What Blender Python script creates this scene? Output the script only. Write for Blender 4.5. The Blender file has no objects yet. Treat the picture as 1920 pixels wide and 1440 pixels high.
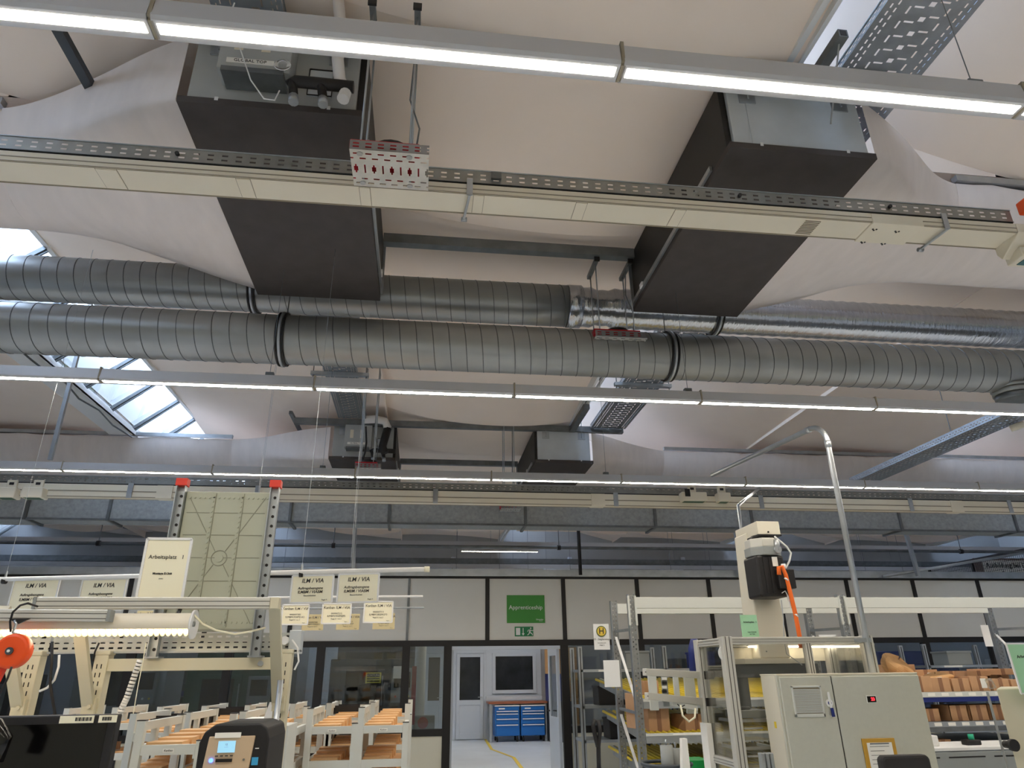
import bpy, bmesh, math, random
from mathutils import Vector, Matrix
random.seed(7)
scene = bpy.context.scene
COL = scene.collection
PI = math.pi

# ------------------------------------------------------------------ camera
F_PX, EYE = 1288.0, 1.6
def _d(x, y): return Vector((x - 960, 720 - y, -F_PX))
_Y = _d(784, 1268).normalized()
_Z = _d(922, -2350); _Z = (_Z - _Y * _Y.dot(_Z)).normalized()
_X = _Y.cross(_Z)
ROT = Matrix((_X, _Y, _Z))            # camera axes -> world axes
CAM = Vector((0, 0, EYE))
cd = bpy.data.cameras.new('camera'); co = bpy.data.objects.new('camera', cd); COL.objects.link(co)
cd.sensor_fit = 'HORIZONTAL'; cd.sensor_width = 36.0; cd.lens = 36.0 * F_PX / 1920.0
cd.clip_start = 0.05; cd.clip_end = 200
co.matrix_world = Matrix.Translation(CAM) @ ROT.to_4x4()
scene.camera = co
def ray(px, py): return ROT @ _d(px, py)
def onY(px, py, y): v = ray(px, py); return CAM + v * (y / v.y)
def onZ(px, py, z): v = ray(px, py); return CAM + v * ((z - EYE) / v.z)

# ------------------------------------------------------------------ sky and exposure
w = bpy.data.worlds.new('overcast_sky'); scene.world = w; w.use_nodes = True
bg = w.node_tree.nodes['Background']
bg.inputs[0].default_value = (0.58, 0.74, 1.0, 1); bg.inputs[1].default_value = 11.0
LAMP_E = 74.0
scene.view_settings.view_transform = 'Standard'; scene.view_settings.look = 'None'
scene.view_settings.exposure = 0.16; scene.view_settings.gamma = 1.0
scene.view_settings.use_curve_mapping = False
scene.cycles.max_bounces = 10; scene.cycles.diffuse_bounces = 8; scene.cycles.transparent_max_bounces = 24

# ------------------------------------------------------------------ materials
def rgb(r, g, b):
    f = lambda c: (c / 255 / 12.92) if c / 255 <= 0.04045 else ((c / 255 + 0.055) / 1.055) ** 2.4
    return (f(r), f(g), f(b), 1)
def mat(name, col, rough=0.6, metal=0.0, var=0.0, scale=6.0, bump=0.0, emit=0.0, spec=0.5, stretch=(1, 1, 1), detail=4.0):
    m = bpy.data.materials.new(name); m.use_nodes = True
    nt = m.node_tree; b = nt.nodes['Principled BSDF']
    b.inputs['Base Color'].default_value = col; b.inputs['Roughness'].default_value = rough
    b.inputs['Metallic'].default_value = metal; b.inputs['Specular IOR Level'].default_value = spec
    if emit:
        b.inputs['Emission Color'].default_value = col; b.inputs['Emission Strength'].default_value = emit
    if var or bump:
        tc = nt.nodes.new('ShaderNodeTexCoord'); mp = nt.nodes.new('ShaderNodeMapping')
        mp.inputs['Scale'].default_value = stretch
        n = nt.nodes.new('ShaderNodeTexNoise'); n.inputs['Scale'].default_value = scale; n.inputs['Detail'].default_value = detail
        nt.links.new(tc.outputs['Object'], mp.inputs[0]); nt.links.new(mp.outputs[0], n.inputs['Vector'])
        if var:
            r = nt.nodes.new('ShaderNodeValToRGB')
            r.color_ramp.elements[0].position = 0.3; r.color_ramp.elements[1].position = 0.7
            r.color_ramp.elements[0].color = tuple(c * (1 - var) for c in col[:3]) + (1,)
            r.color_ramp.elements[1].color = tuple(min(1, c * (1 + var)) for c in col[:3]) + (1,)
            nt.links.new(n.outputs['Fac'], r.inputs[0]); nt.links.new(r.outputs[0], b.inputs['Base Color'])
        if bump:
            bp = nt.nodes.new('ShaderNodeBump'); bp.inputs['Strength'].default_value = bump; bp.inputs['Distance'].default_value = 0.01
            nt.links.new(n.outputs['Fac'], bp.inputs['Height']); nt.links.new(bp.outputs[0], b.inputs['Normal'])
    return m
def glass_mat(name, tint, alpha, rough=0.03):
    m = bpy.data.materials.new(name); m.use_nodes = True; nt = m.node_tree; nt.nodes.clear()
    o = nt.nodes.new('ShaderNodeOutputMaterial'); mx = nt.nodes.new('ShaderNodeMixShader')
    t = nt.nodes.new('ShaderNodeBsdfTransparent'); t.inputs[0].default_value = tint
    g = nt.nodes.new('ShaderNodeBsdfGlossy'); g.inputs['Roughness'].default_value = rough; g.inputs[0].default_value = (1, 1, 1, 1)
    lw = nt.nodes.new('ShaderNodeLayerWeight'); lw.inputs[0].default_value = 0.35
    mu = nt.nodes.new('ShaderNodeMath'); mu.operation = 'MULTIPLY_ADD'; mu.inputs[1].default_value = 0.5; mu.inputs[2].default_value = alpha
    nt.links.new(lw.outputs['Fresnel'], mu.inputs[0]); nt.links.new(mu.outputs[0], mx.inputs[0])
    nt.links.new(t.outputs[0], mx.inputs[1]); nt.links.new(g.outputs[0], mx.inputs[2]); nt.links.new(mx.outputs[0], o.inputs[0])
    return m
def perforated(name, col, pu, wu, rows, hv=0.01, stagger=0.0, metal=0.85, rough=0.4):
    """metal sheet punched with slots; UV are metres; rows = list of slot centre v, pu = pitch"""
    m = mat(name, col, rough, metal, 0.12, 9.0)
    nt = m.node_tree; N = nt.nodes; L = nt.links
    uv = N.new('ShaderNodeUVMap'); sx = N.new('ShaderNodeSeparateXYZ'); L.new(uv.outputs[0], sx.inputs[0])
    def M(op, a, b=None, c=None):
        n = N.new('ShaderNodeMath'); n.operation = op
        for i, v in enumerate((a, b, c)):
            if v is None: continue
            if isinstance(v, (int, float)): n.inputs[i].default_value = v
            else: L.new(v, n.inputs[i])
        return n.outputs[0]
    tot = None
    for i, row in enumerate(rows):
        v0, pu_, wu_, hv_, ph = (row if isinstance(row, tuple) else (row, pu, wu, hv, (i % 2) * stagger))
        fu = M('FRACT', M('ADD', M('DIVIDE', sx.outputs[0], pu_), ph))
        a = M('LESS_THAN', M('ABSOLUTE', M('SUBTRACT', fu, 0.5)), wu_ / pu_ / 2)
        b = M('LESS_THAN', M('ABSOLUTE', M('SUBTRACT', sx.outputs[1], v0)), hv_ / 2)
        t = M('MULTIPLY', a, b); tot = t if tot is None else M('MAXIMUM', tot, t)
    tr = N.new('ShaderNodeBsdfTransparent'); mx = N.new('ShaderNodeMixShader')
    L.new(tot, mx.inputs[0]); L.new(N['Principled BSDF'].outputs[0], mx.inputs[1]); L.new(tr.outputs[0], mx.inputs[2])
    L.new(mx.outputs[0], N['Material Output'].inputs[0])
    return m
M = {}
M['membrane'] = mat('membrane_fabric', rgb(245, 229, 214), 0.85, 0, 0.03, 1.2, 0.08)
M['textile'] = mat('textile_duct_fabric', rgb(230, 220, 214), 0.9, 0, 0.04, 3.0, 0.35, stretch=(3, 1, 1))
M['galv'] = mat('galvanised_steel', rgb(176, 181, 185), 0.38, 0.85, 0.10, 7.0, 0.03)
M['galv_dark'] = mat('dark_galvanised', rgb(120, 124, 126), 0.45, 0.8, 0.15, 8.0)
M['duct'] = mat('spiral_duct_zinc', rgb(158, 160, 158), 0.36, 0.6, 0.10, 3.5, 0.02, stretch=(0.6, 1, 1))
M['seam'] = mat('duct_seam', rgb(105, 108, 110), 0.4, 0.8)
M['foil'] = mat('crinkled_foil', rgb(205, 208, 212), 0.16, 1.0, 0.08, 14.0, 0.8, stretch=(3, .6, .6))
M['rect_duct'] = mat('rectangular_duct_zinc', rgb(158, 162, 162), 0.5, 0.25, 0.14, 22.0)
M['lamp_body'] = mat('lamp_aluminium', rgb(190, 190, 192), 0.45, 0.3)
M['lamp_emit'] = mat('lamp_diffuser', (1.0, 0.90, 0.76, 1), 0.5, emit=LAMP_E)
M['cream'] = mat('cream_pvc', rgb(226, 217, 196), 0.5, 0, 0.02, 4.0)
M['cream_dk'] = mat('cream_shadow_gap', rgb(150, 140, 120), 0.6)
M['panel_dark'] = mat('anthracite_board', rgb(72, 66, 64), 0.7, 0, 0.10, 7.0, 0.03)
M['black'] = mat('black_plastic', rgb(22, 20, 21), 0.5)
M['black_gloss'] = mat('glossy_black', rgb(8, 8, 9), 0.12)
M['frame_black'] = mat('black_frame_paint', rgb(13, 10, 10), 0.5)
M['box_sheet'] = mat('grey_unit_sheet', rgb(196, 202, 206), 0.4, 0.25, 0.05, 5.0)
M['unit_green'] = mat('greygreen_sheet', rgb(172, 174, 172), 0.5, 0.1, 0.05, 5.0)
M['white'] = mat('white_paint', rgb(228, 228, 226), 0.5)
M['white_cloth'] = mat('white_wrap', rgb(222, 218, 214), 0.8)
M['red'] = mat('red_enamel', rgb(190, 24, 40), 0.4)
M['wall_panel'] = mat('partition_panel', rgb(220, 217, 208), 0.6, 0, 0.02, 2.0)
M['wall_cream'] = mat('partition_lower_panel', rgb(214, 209, 188), 0.6)
M['floor'] = mat('floor_coating', rgb(212, 219, 226), 0.28, 0, 0.06, 1.5)
M['far_wall'] = mat('far_wall_cladding', rgb(168, 168, 168), 0.8, 0, 0.05, 1.0)
M['pvc_white'] = mat('white_pvc_frame', rgb(205, 212, 220), 0.4)
M['glass'] = glass_mat('window_glass', (0.62, 0.66, 0.68, 1), 0.05)
M['skyglass'] = glass_mat('skylight_glass', (0.93, 0.96, 1, 1), 0.02)
M['plexi'] = glass_mat('acrylic_guard', (0.86, 0.86, 0.84, 1), 0.04, 0.08)
M['alu'] = mat('aluminium_profile', rgb(205, 203, 194), 0.35, 0.25)
M['alu_dk'] = mat('profile_groove', rgb(95, 92, 86), 0.5, 0.4)
M['beige'] = mat('beige_bench_paint', rgb(205, 198, 172), 0.45)
M['cab'] = mat('cabinet_grey_paint', rgb(190, 190, 176), 0.5, 0, 0.02, 40.0)
M['cab_side'] = mat('beige_and_lit_cabinet_side', rgb(214, 208, 190), 0.5)  # beige column paint; on the cabinet, the lit side's brightness put into the colour
M['orange'] = mat('orange_plastic', rgb(232, 80, 20), 0.4)
M['cable_orange'] = mat('orange_cable', rgb(238, 110, 30), 0.5)
M['wood'] = mat('light_wood_board', rgb(222, 180, 130), 0.6, 0, 0.08, 5.0, 0.02, stretch=(1, 8, 8))
M['rack_white'] = mat('greywhite_trolley_paint', rgb(205, 207, 200), 0.5)
M['carton'] = mat('brown_cardboard', rgb(196, 152, 112), 0.8, 0, 0.06, 8.0)
M['carton_dk'] = mat('carton_tape', rgb(150, 108, 78), 0.6)
M['paper'] = mat('white_paper', rgb(236, 234, 226), 0.7)
M['paper_cream'] = mat('cream_paper', rgb(240, 234, 206), 0.7)
M['paper_green'] = mat('green_paper', rgb(160, 208, 168), 0.7)
M['kraft'] = mat('kraft_paper_bag', rgb(206, 160, 108), 0.8, 0, 0.06, 12.0, 0.5)
M['yellow'] = mat('yellow_roller', rgb(226, 196, 50), 0.4)
M['blue'] = mat('blue_cabinet_enamel', rgb(28, 108, 186), 0.4)
M['navy'] = mat('dark_blue_enamel', rgb(24, 40, 110), 0.45)
M['green_sign'] = mat('green_sign_face', rgb(58, 140, 50), 0.5)
M['exit_green'] = mat('exit_sign_green', rgb(10, 120, 70), 0.5)
M['ink'] = mat('dark_print', rgb(52, 52, 50), 0.7)
M['ink_soft'] = mat('grey_print', rgb(110, 110, 104), 0.7)
M['machine_dk'] = mat('dark_machine_paint', rgb(62, 68, 74), 0.5, 0.1, 0.1, 3.0)
M['machine_gn'] = mat('green_machine_paint', rgb(60, 92, 72), 0.5)
M['machine_gy'] = mat('light_grey_machine', rgb(140, 144, 142), 0.5)
M['worktop'] = mat('beech_worktop', rgb(150, 88, 58), 0.5, 0, 0.25, 6.0, stretch=(1, 12, 12))
M['box_green'] = mat('grey_green_container', rgb(176, 178, 158), 0.45)
M['box_green_dk'] = mat('container_rib_shade', rgb(140, 140, 122), 0.5)

# ------------------------------------------------------------------ mesh helpers
ORG = {}
class MB:
    def __init__(s): s.bm = bmesh.new(); s.uv = None
    def box(s, a, b, rot=None, c=None):
        a, b = Vector(a), Vector(b); vs = []
        for i in range(8):
            p = Vector((b.x if i & 1 else a.x, b.y if i & 2 else a.y, b.z if i & 4 else a.z))
            if rot is not None: p = rot @ (p - c) + c
            vs.append(s.bm.verts.new(p))
        for f in ((0, 2, 3, 1), (4, 5, 7, 6), (0, 1, 5, 4), (2, 6, 7, 3), (0, 4, 6, 2), (1, 3, 7, 5)):
            s.bm.faces.new([vs[k] for k in f])
        return s
    def bar(s, p, q, w, h, up=(0, 0, 1)):
        """rectangular bar from p to q, w across, h along up"""
        p, q = Vector(p), Vector(q); d = (q - p).normalized(); u = Vector(up)
        sd = d.cross(u)
        if sd.length < 1e-4: sd = d.cross(Vector((0, 1, 0)))
        sd.normalize(); u = sd.cross(d).normalized()
        vs = [s.bm.verts.new(e + sd * a * w / 2 + u * b * h / 2) for e in (p, q) for a, b in ((-1, -1), (1, -1), (1, 1), (-1, 1))]
        for f in ((0, 1, 2, 3), (7, 6, 5, 4), (0, 4, 5, 1), (1, 5, 6, 2), (2, 6, 7, 3), (3, 7, 4, 0)):
            s.bm.faces.new([vs[k] for k in f])
        return s
    def tube(s, pts, r, n=10, cap=True, radii=None):
        pts = [Vector(p) for p in pts]; rings = []
        prev = None
        for i, p in enumerate(pts):
            d = (pts[min(i + 1, len(pts) - 1)] - pts[max(i - 1, 0)]).normalized()
            if prev is None:
                a = d.cross(Vector((0, 0, 1)))
                if a.length < 0.05: a = d.cross(Vector((0, 1, 0)))
            else:
                a = prev - d * prev.dot(d)
            a.normalize(); prev = a; b = d.cross(a)
            rr = radii[i] if radii else r
            rings.append([s.bm.verts.new(p + (a * math.cos(2 * PI * k / n) + b * math.sin(2 * PI * k / n)) * rr) for k in range(n)])
        for A, B in zip(rings, rings[1:]):
            for k in range(n):
                f = s.bm.faces.new((A[k], A[(k + 1) % n], B[(k + 1) % n], B[k])); f.smooth = n > 6
        if cap:
            s.bm.faces.new(rings[0][::-1]); s.bm.faces.new(rings[-1])
        return s
    def cyl(s, p, q, r, n=16): return s.tube([p, q], r, n)
    def quad(s, pts, uvs=None):
        f = s.bm.faces.new([s.bm.verts.new(Vector(p)) for p in pts])
        if uvs:
            if s.uv is None: s.uv = s.bm.loops.layers.uv.new('UVMap')
            for l, u in zip(f.loops, uvs): l[s.uv].uv = u
        return s
    def grid(s, fn, nu, nv, smooth=True, flip=False):
        V = [[s.bm.verts.new(Vector(fn(i / nu, j / nv))) for j in range(nv + 1)] for i in range(nu + 1)]
        for i in range(nu):
            for j in range(nv):
                q = (V[i][j], V[i + 1][j], V[i + 1][j + 1], V[i][j + 1])
                f = s.bm.faces.new(q[::-1] if flip else q); f.smooth = smooth
        return s
    def prism(s, pts, ext):
        """polygon pts extruded by vector ext"""
        e = Vector(ext); A = [s.bm.verts.new(Vector(p)) for p in pts]; B = [s.bm.verts.new(Vector(p) + e) for p in pts]
        s.bm.faces.new(A[::-1]); s.bm.faces.new(B)
        for i in range(len(A)):
            j = (i + 1) % len(A); s.bm.faces.new((A[i], A[j], B[j], B[i]))
        return s
    def build(s, name, m, parent=None, bevel=0.0, fix=True):
        if fix: bmesh.ops.recalc_face_normals(s.bm, faces=s.bm.faces)
        if parent is None:
            xs = [v.co for v in s.bm.verts]
            o = Vector(((min(v.x for v in xs) + max(v.x for v in xs)) / 2, (min(v.y for v in xs) + max(v.y for v in xs)) / 2, min(v.z for v in xs)))
        else: o = ORG[parent.name]
        bmesh.ops.translate(s.bm, verts=s.bm.verts, vec=-o)
        me = bpy.data.meshes.new(name); s.bm.to_mesh(me); s.bm.free()
        ob = bpy.data.objects.new(name, me); COL.objects.link(ob)
        me.materials.append(M[m] if isinstance(m, str) else m)
        if parent is None: ob.location = o
        else: ob.parent = parent
        ORG[ob.name] = o
        if bevel:
            bv = ob.modifiers.new('bevel', 'BEVEL'); bv.width = bevel; bv.segments = 2; bv.limit_method = 'ANGLE'
        return ob
def tag(o, label, cat, group=None, kind=None):
    o['label'] = label; o['category'] = cat
    if group: o['group'] = group
    if kind: o['kind'] = kind
    return o
def structure(o): o['kind'] = 'structure'; return o
def thing(name, loc, label, cat, group=None):
    o = bpy.data.objects.new(name, None); COL.objects.link(o); o.location = Vector(loc); o.empty_display_size = 0.1
    ORG[o.name] = Vector(loc)
    return tag(o, label, cat, group)
KIDS = {}
def copy_tree(o, parent=None):
    c = o.copy(); COL.objects.link(c); ORG[c.name] = ORG.get(o.name, Vector((0, 0, 0)))
    if parent is not None: c.parent = parent
    for ch in list(o.children): copy_tree(ch, c)
    return c
def place(o, loc, rz=0, label=None, group=None):
    c = copy_tree(o); c.location = Vector(loc); c.rotation_euler = (0, 0, rz)
    if label: c['label'] = label
    if group: c['group'] = group
    return c
def text(parent, body, size, loc, m='ink', normal=(0, -1, 0), up=(0, 0, 1), align='CENTER', bold=0.0, name='lettering', italic=0.0):
    """flat raised lettering, centred at loc, facing normal"""
    cu = bpy.data.curves.new('t', 'FONT'); cu.body = body; cu.size = size; cu.align_x = align; cu.align_y = 'CENTER'
    cu.extrude = 0.0006; cu.offset = bold; cu.resolution_u = 2; cu.shear = italic
    ob = bpy.data.objects.new('t', cu); COL.objects.link(ob)
    dg = bpy.context.evaluated_depsgraph_get()
    me = bpy.data.meshes.new_from_object(ob.evaluated_get(dg)); bpy.data.objects.remove(ob); bpy.data.curves.remove(cu)
    n = Vector(normal).normalized(); u = Vector(up); u = (u - n * n.dot(u)).normalized(); r = u.cross(n)
    R = Matrix((r, u, n)).transposed().to_4x4()
    me.transform(Matrix.Translation(Vector(loc) - ORG[parent.name] + n * 0.0012) @ R)
    me.materials.clear(); me.materials.append(M[m])
    o = bpy.data.objects.new(name, me); COL.objects.link(o); o.parent = parent; ORG[o.name] = ORG[parent.name]
    return o
def arc(c, r, a0, a1, n, f): return [f(c[0] + r * math.cos(a0 + (a1 - a0) * i / n), c[1] + r * math.sin(a0 + (a1 - a0) * i / n)) for i in range(n + 1)]

# ------------------------------------------------------------------ shell of the hall
XL, XR, YN, YF, YP = -14.0, 19.0, -4.5, 20.9, 12.0
ZV, ZR = 5.30, 5.80
def shed(v):      # lower and upper line of the glazing of a shed: x0, z0, x1, z1
    return (v - .01, 5.34, v + .59, 5.84) if v < 0 else (v - .06, 5.34, v + .26, 6.32)  # right sheds: unseen glazing made taller and steeper to brighten the membranes
structure(MB().box((XL, YN, -0.1), (XR, YF + 0.1, 0)).build('floor', 'floor'))
structure(MB().box((XL - .1, YN, 0), (XL, YF, 6.6)).build('wall_left', 'far_wall'))
structure(MB().box((XR, YN, 0), (XR + .1, YF, 6.6)).build('wall_right', 'far_wall'))
structure(MB().box((XL, YN - .1, 0), (XR, YN, 6.6)).build('wall_front', 'wall_cream'))
structure(MB().box((XL, YF, 0), (XR, YF + .1, 6.6)).build('wall_back', 'far_wall'))
VAL = [-18.77, -11.73, -4.69, 2.35, 9.39, 16.43]
SEAM = [-14.9, -7.9, -0.65, 5.79, 12.8, 19.5]
BEAMS = [(-3.9, -2.1), (3.05, 4.95), (10.0, 11.6), (16.95, 18.55)]
SIDE = [(-2.9, -1.85), (4.03, 5.09), (12.75, 13.6), (18.3, 19.35)]
def hY(y, beams):
    """rise of the membrane above its line at the beams"""
    for a, b in beams:
        if a <= y <= b: return -0.015 * math.sin(PI * (y - a) / (b - a))
    lo = max([b for a, b in beams if b < y], default=-10.8); hi = min([a for a, b in beams if a > y], default=25.0)
    t = (y - lo) / (hi - lo)
    return 0.34 * (1 - abs(2 * t - 1) ** 3.0)
def pillow(x0, z0, x1, z1, sag, y0, y1, beams):
    def fn(u, v):
        x = x0 + (x1 - x0) * u; y = y0 + (y1 - y0) * v
        y = min(max(y, y0 + 1e-4), y1 - 1e-4) if y1 > y0 else y0
        e = 1 - abs(2 * u - 1) ** 2.2
        return (x, y, z0 + (z1 - z0) * u - sag * e + hY(y, beams) * (0.25 + 0.75 * e))
    return fn
for i in range(len(VAL) - 1):
    xr, s, xn = shed(VAL[i])[2] - .01, SEAM[i], VAL[i + 1]
    for (xa, za, xb, zb, sg) in ((xr, shed(VAL[i])[3] - .04, s, ZV, 0.30), (s, ZV + 0.12, xn, ZV, 0.19)):
        if xb < XL or xa > XR: continue
        beams = BEAMS if xa == -0.65 else SIDE
        cuts = [YN]
        for a, b in beams: cuts += [a, b]
        cuts += [YF]
        for y0, y1 in zip(cuts, cuts[1:]):
            if (y0, y1) in SIDE:      # flat cover and bulkheads above the fabric ducts
                structure(MB().quad([(xa, y0, ZV + .05), (xb, y0, ZV + .05), (xb, y1, ZV + .05), (xa, y1, ZV + .05)]).build('ceiling', 'membrane', fix=False))
                for yy in (y0, y1):     # upright strips that close the ends of the membranes against the cover
                    edge = pillow(xa, za, xb, zb, sg, yy, yy, beams)
                    def strip(u, v, edge=edge, yy=yy):
                        p = edge(u, 0); return (p[0], yy, p[2] + (ZV + .052 - p[2]) * v)
                    structure(MB().grid(strip, 20, 1).build('trim_bulkhead', 'membrane', fix=False))
                continue
            ny = 24 if y1 - y0 > 3 else 8
            structure(MB().grid(pillow(xa, za, xb, zb, sg, y0, y1, beams), 20, ny).build('ceiling', 'membrane', fix=False))
    if XL < s < XR:   # closing strip of the seam between the two membranes
        structure(MB().box((s + .002, YN, ZV + .03), (s + .02, YF, ZV + .5)).build('trim_seam', 'membrane'))
# opaque roof deck over the membranes keeps the attic dark
for i in range(len(VAL)):
    a = shed(VAL[i])[2] + 0.03; b = shed(VAL[i + 1])[0] - 0.03 if i + 1 < len(VAL) else XR + .2
    if b < XL or a > XR: continue
    structure(MB().prism([(max(a, XL - .2), YN, 6.42), (min(b, XR + .2), YN, 5.92), (min(b, XR + .2), YN, 6.0), (max(a, XL - .2), YN, 6.5)], (0, YF - YN, 0)).build('roof_deck', 'far_wall'))
nwin = 0
for v in VAL:
    if v < XL - 1 or v > XR: continue
    g0, gz0, g1, gz1 = shed(v)
    cb = MB().box((g0 - .05, YN, ZV - .03), (g0 - .01, YF, 5.98))
    if v < 0: cb.box((g0 - .42, YN, ZV - .03), (g0 - .02, YF, ZV + .03))
    else: cb.box((v - .02, YN, ZV - .02), (v + .01, YF, ZV + .03))
    structure(cb.build('trim_curb', 'white'))
    structure(MB().box((g1 - .005, YN, gz1 - .01), (g1 + .05, YF, 6.52)).build('trim_ridge', 'white'))
    nwin += 1
    A0, B0 = Vector((g0, 0, gz0)), Vector((g1, 0, gz1))
    yF, yN = Vector((0, YF, 0)), Vector((0, YN, 0))
    win = MB().quad([A0 + yN, B0 + yN, B0 + yF, A0 + yF]).build('window_%d' % nwin, 'skyglass', fix=False)
    structure(win)
    up = Vector((-(gz1 - gz0), 0, g1 - g0)).normalized()
    y = 11.10 - .88 * 18
    while y < YF:
        if y > YN:
            yy = Vector((0, y, 0))
            MB().bar(A0 + yy - up * .03, B0 + yy - up * .03, 0.05, 0.05, up=up).bar(A0 + yy - up * .065, B0 + yy - up * .065, 0.018, 0.03, up=up).build('glazing_bar', 'galv_dark', win)
        y += .88

# ------------------------------------------------------------------ lamp strings
def make_lamp(label, group):
    t = thing('light_strip', (0, 0, 0), label, 'lamp', group); ORG[t.name] = Vector((0, 0, 0))
    L = 1.488
    MB().prism([(0.006, -.047, .012), (0.006, -.038, 0), (.006, .038, 0), (.006, .047, .012), (.006, .040, .086), (.006, -.040, .086)], (L, 0, 0)).build('housing', 'lamp_body', t)
    MB().box((.02, -.024, -.0008), (L - .006, .014, .003)).build('diffuser', 'lamp_emit', t)
    MB().box((-.004, -.046, .01), (.008, .046, .098)).box((-.004, -.034, 0), (.012, .034, .012)).build('joint_clip', 'cream_dk', t)
    return t
lamp0 = None
def lamp_row(x0, n, y, z, row, only=None):
    global lamp0
    for i in range(n):
        if lamp0 is None: lamp0 = o = make_lamp('', 'x')
        else: o = copy_tree(lamp0)
        o.location = (x0 + 1.5 * i, y, z)
        o['label'] = ROWS[row]; o['group'] = 'lamps of the ' + row + ' row'
ROWS = {'nearest': 'glowing linear ceiling lamp in the big row crossing the top of the view',
        'second': 'glowing linear ceiling lamp in the long row running just below the spiral ducts',
        'third': 'glowing linear ceiling lamp in the row directly above the far cream cable trunking'}
lamp_row(-2.4, 5, 1.67, 3.47, 'nearest')
lamp_row(-6.85, 11, 4.88, 3.58, 'second')
lamp_row(-8.27, 14, 7.5, 3.62, 'third')
for (x, y, z, lb) in ((.72, 13.37, 3.79, 'lit lamp tube hanging on the upper grey channel beyond the partition'), (.71, 16.87, 3.87, 'lit lamp tube hanging just above the partition top, lower of the two far ones')):
    o = copy_tree(lamp0); o.location = (x, y, z); o['label'] = lb
    if 'group' in o: del o['group']
# the hall continues behind the viewer with the same rows
ROWS['rear'] = 'linear ceiling lamp in the rows behind the viewer'
for yy in (-2.2,): lamp_row(-3.9, 5, yy, 3.5, 'rear')
# far grey channels that carry lamps beyond the partition
for (y, z, lb) in ((13.45, 3.9, 'long grey lamp channel spanning the space beyond the partition, upper one'), (16.95, 3.98, 'long grey lamp channel low above the partition top')):
    tag(MB().box((XL + .1, y - .04, z), (XR - .1, y + .04, z + .09)).build('lamp_channel', 'lamp_body'), lb, 'channel')

# ------------------------------------------------------------------ spiral ducts
def duct(y, z, r, x0, x1, label, mt='duct', pitch=0.137):
    t = thing('spiral_duct', ((x0 + x1) / 2, y, z - r), label, 'duct')
    n = 48
    MB().tube([(x0 + (x1 - x0) * i / 20, y, z) for i in range(21)], r, n).build('duct_shell', mt, t)
    g = MB(); turns = (x1 - x0) / pitch; seg = int(turns * 36); prev = None
    for i in range(seg + 1):
        a = 2 * PI * i / 36; x = x0 + pitch * i / 36
        c, s_ = math.cos(a), math.sin(a)
        ring = [g.bm.verts.new((x + dx, y + c * rr, z + s_ * rr)) for dx, rr in ((-.004, r - .001), (-.002, r + .0035), (.002, r + .0035), (.004, r - .001))]
        if prev:
            for k in range(3): g.bm.faces.new((prev[k], prev[k + 1], ring[k + 1], ring[k]))
        prev = ring
    g.build('seam', 'seam' if mt == 'duct' else 'galv', t)
    return t
def clamp(parent, x, y, z, r, top):
    g = MB()
    for dx in (-.028, .028):
        g.tube([(x + dx, y + math.cos(a) * (r + .012), z + math.sin(a) * (r + .012)) for a in [2 * PI * k / 40 for k in range(41)]], .009, 6, cap=False)
    g.build('hanger_band', 'black', parent)
    MB().tube([(x, y + math.cos(a) * (r + .010), z + math.sin(a) * (r + .010)) for a in [2 * PI * k / 40 for k in range(41)]], .017, 6, cap=False).build('clamp_ring', 'galv', parent)
    MB().cyl((x, y, z + r), (x, y, top), .005, 6).build('hanging_rod', 'galv_dark', parent)
r = .21
dl = duct(5.40, 4.235, r, -8, 6.15, 'lower galvanised spiral duct, nearer of the two long round ducts')
r2 = .205
du = duct(5.80, 4.93, r2, -8, 1.30, 'upper galvanised spiral duct left of the foil wrapped one')
for px in (523, 1262): clamp(dl, onY(px, 650, 5.4 - .15).x, 5.40, 4.235, r, 5.3)
clamp(du, onY(472, 560, 5.7).x, 5.80, 4.93, r2, 5.3)
t = thing('foil_duct', (4.5, 5.80, 4.72), 'shiny foil wrapped duct at the upper right, continuing the upper spiral duct', 'duct')
MB().tube([(1.42 + i * .06, 5.80, 4.93) for i in range(176)], r2, 40, radii=[(r2 - .012 if i % 2 else r2 - .004) - (.02 if 6 > i > 2 else 0) for i in range(176)]).build('duct_shell', 'foil', t)
xf = onY(1345, 610, 5.75).x
clamp(t, xf, 5.80, 4.93, r2, 5.3)
MB().tube([(1.305, 5.80, 4.93), (1.44, 5.80, 4.93)], r2 + .008, 40).build('sleeve', 'foil', t)
# short down spigot at the far right end of the lower duct
c = onY(1897, 735, 5.4)
t = thing('duct_spigot', (c.x, 5.4, c.z - .1), 'round galvanised branch spigot hanging under the right end of the lower duct', 'duct')
MB().tube([(c.x, 5.4, 4.04), (c.x, 5.4, c.z - .03)], .16, 32).tube([(c.x, 5.4, c.z + .02), (c.x, 5.4, c.z + .05)], .168, 32).build('collar', 'duct', t)
MB().tube([(c.x, 5.4, c.z - .03), (c.x, 5.4, c.z - .09)], .15, 32).build('end_cap', 'galv_dark', t)

# ------------------------------------------------------------------ far rectangular duct
t = thing('rectangular_duct', (2, 10.5, 3.7), 'long rectangular galvanised air duct below the far cable trunking', 'duct')
MB().box((-13.5, 10.3, 3.70), (18.5, 10.75, 4.03)).build('duct_shell', 'rect_duct', t)
for px in (50, 205, 395, 545, 730, 985, 1227, 1407, 1683, 1897):
    x = onY(px, 960, 10.3).x
    MB().box((x - .02, 10.27, 3.67), (x + .02, 10.78, 4.06)).build('flange', 'galv_dark', t)
MB().box((-13.5, 10.28, 3.675), (18.5, 10.33, 3.70)).build('bottom_rail', 'galv_dark', t)

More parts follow.
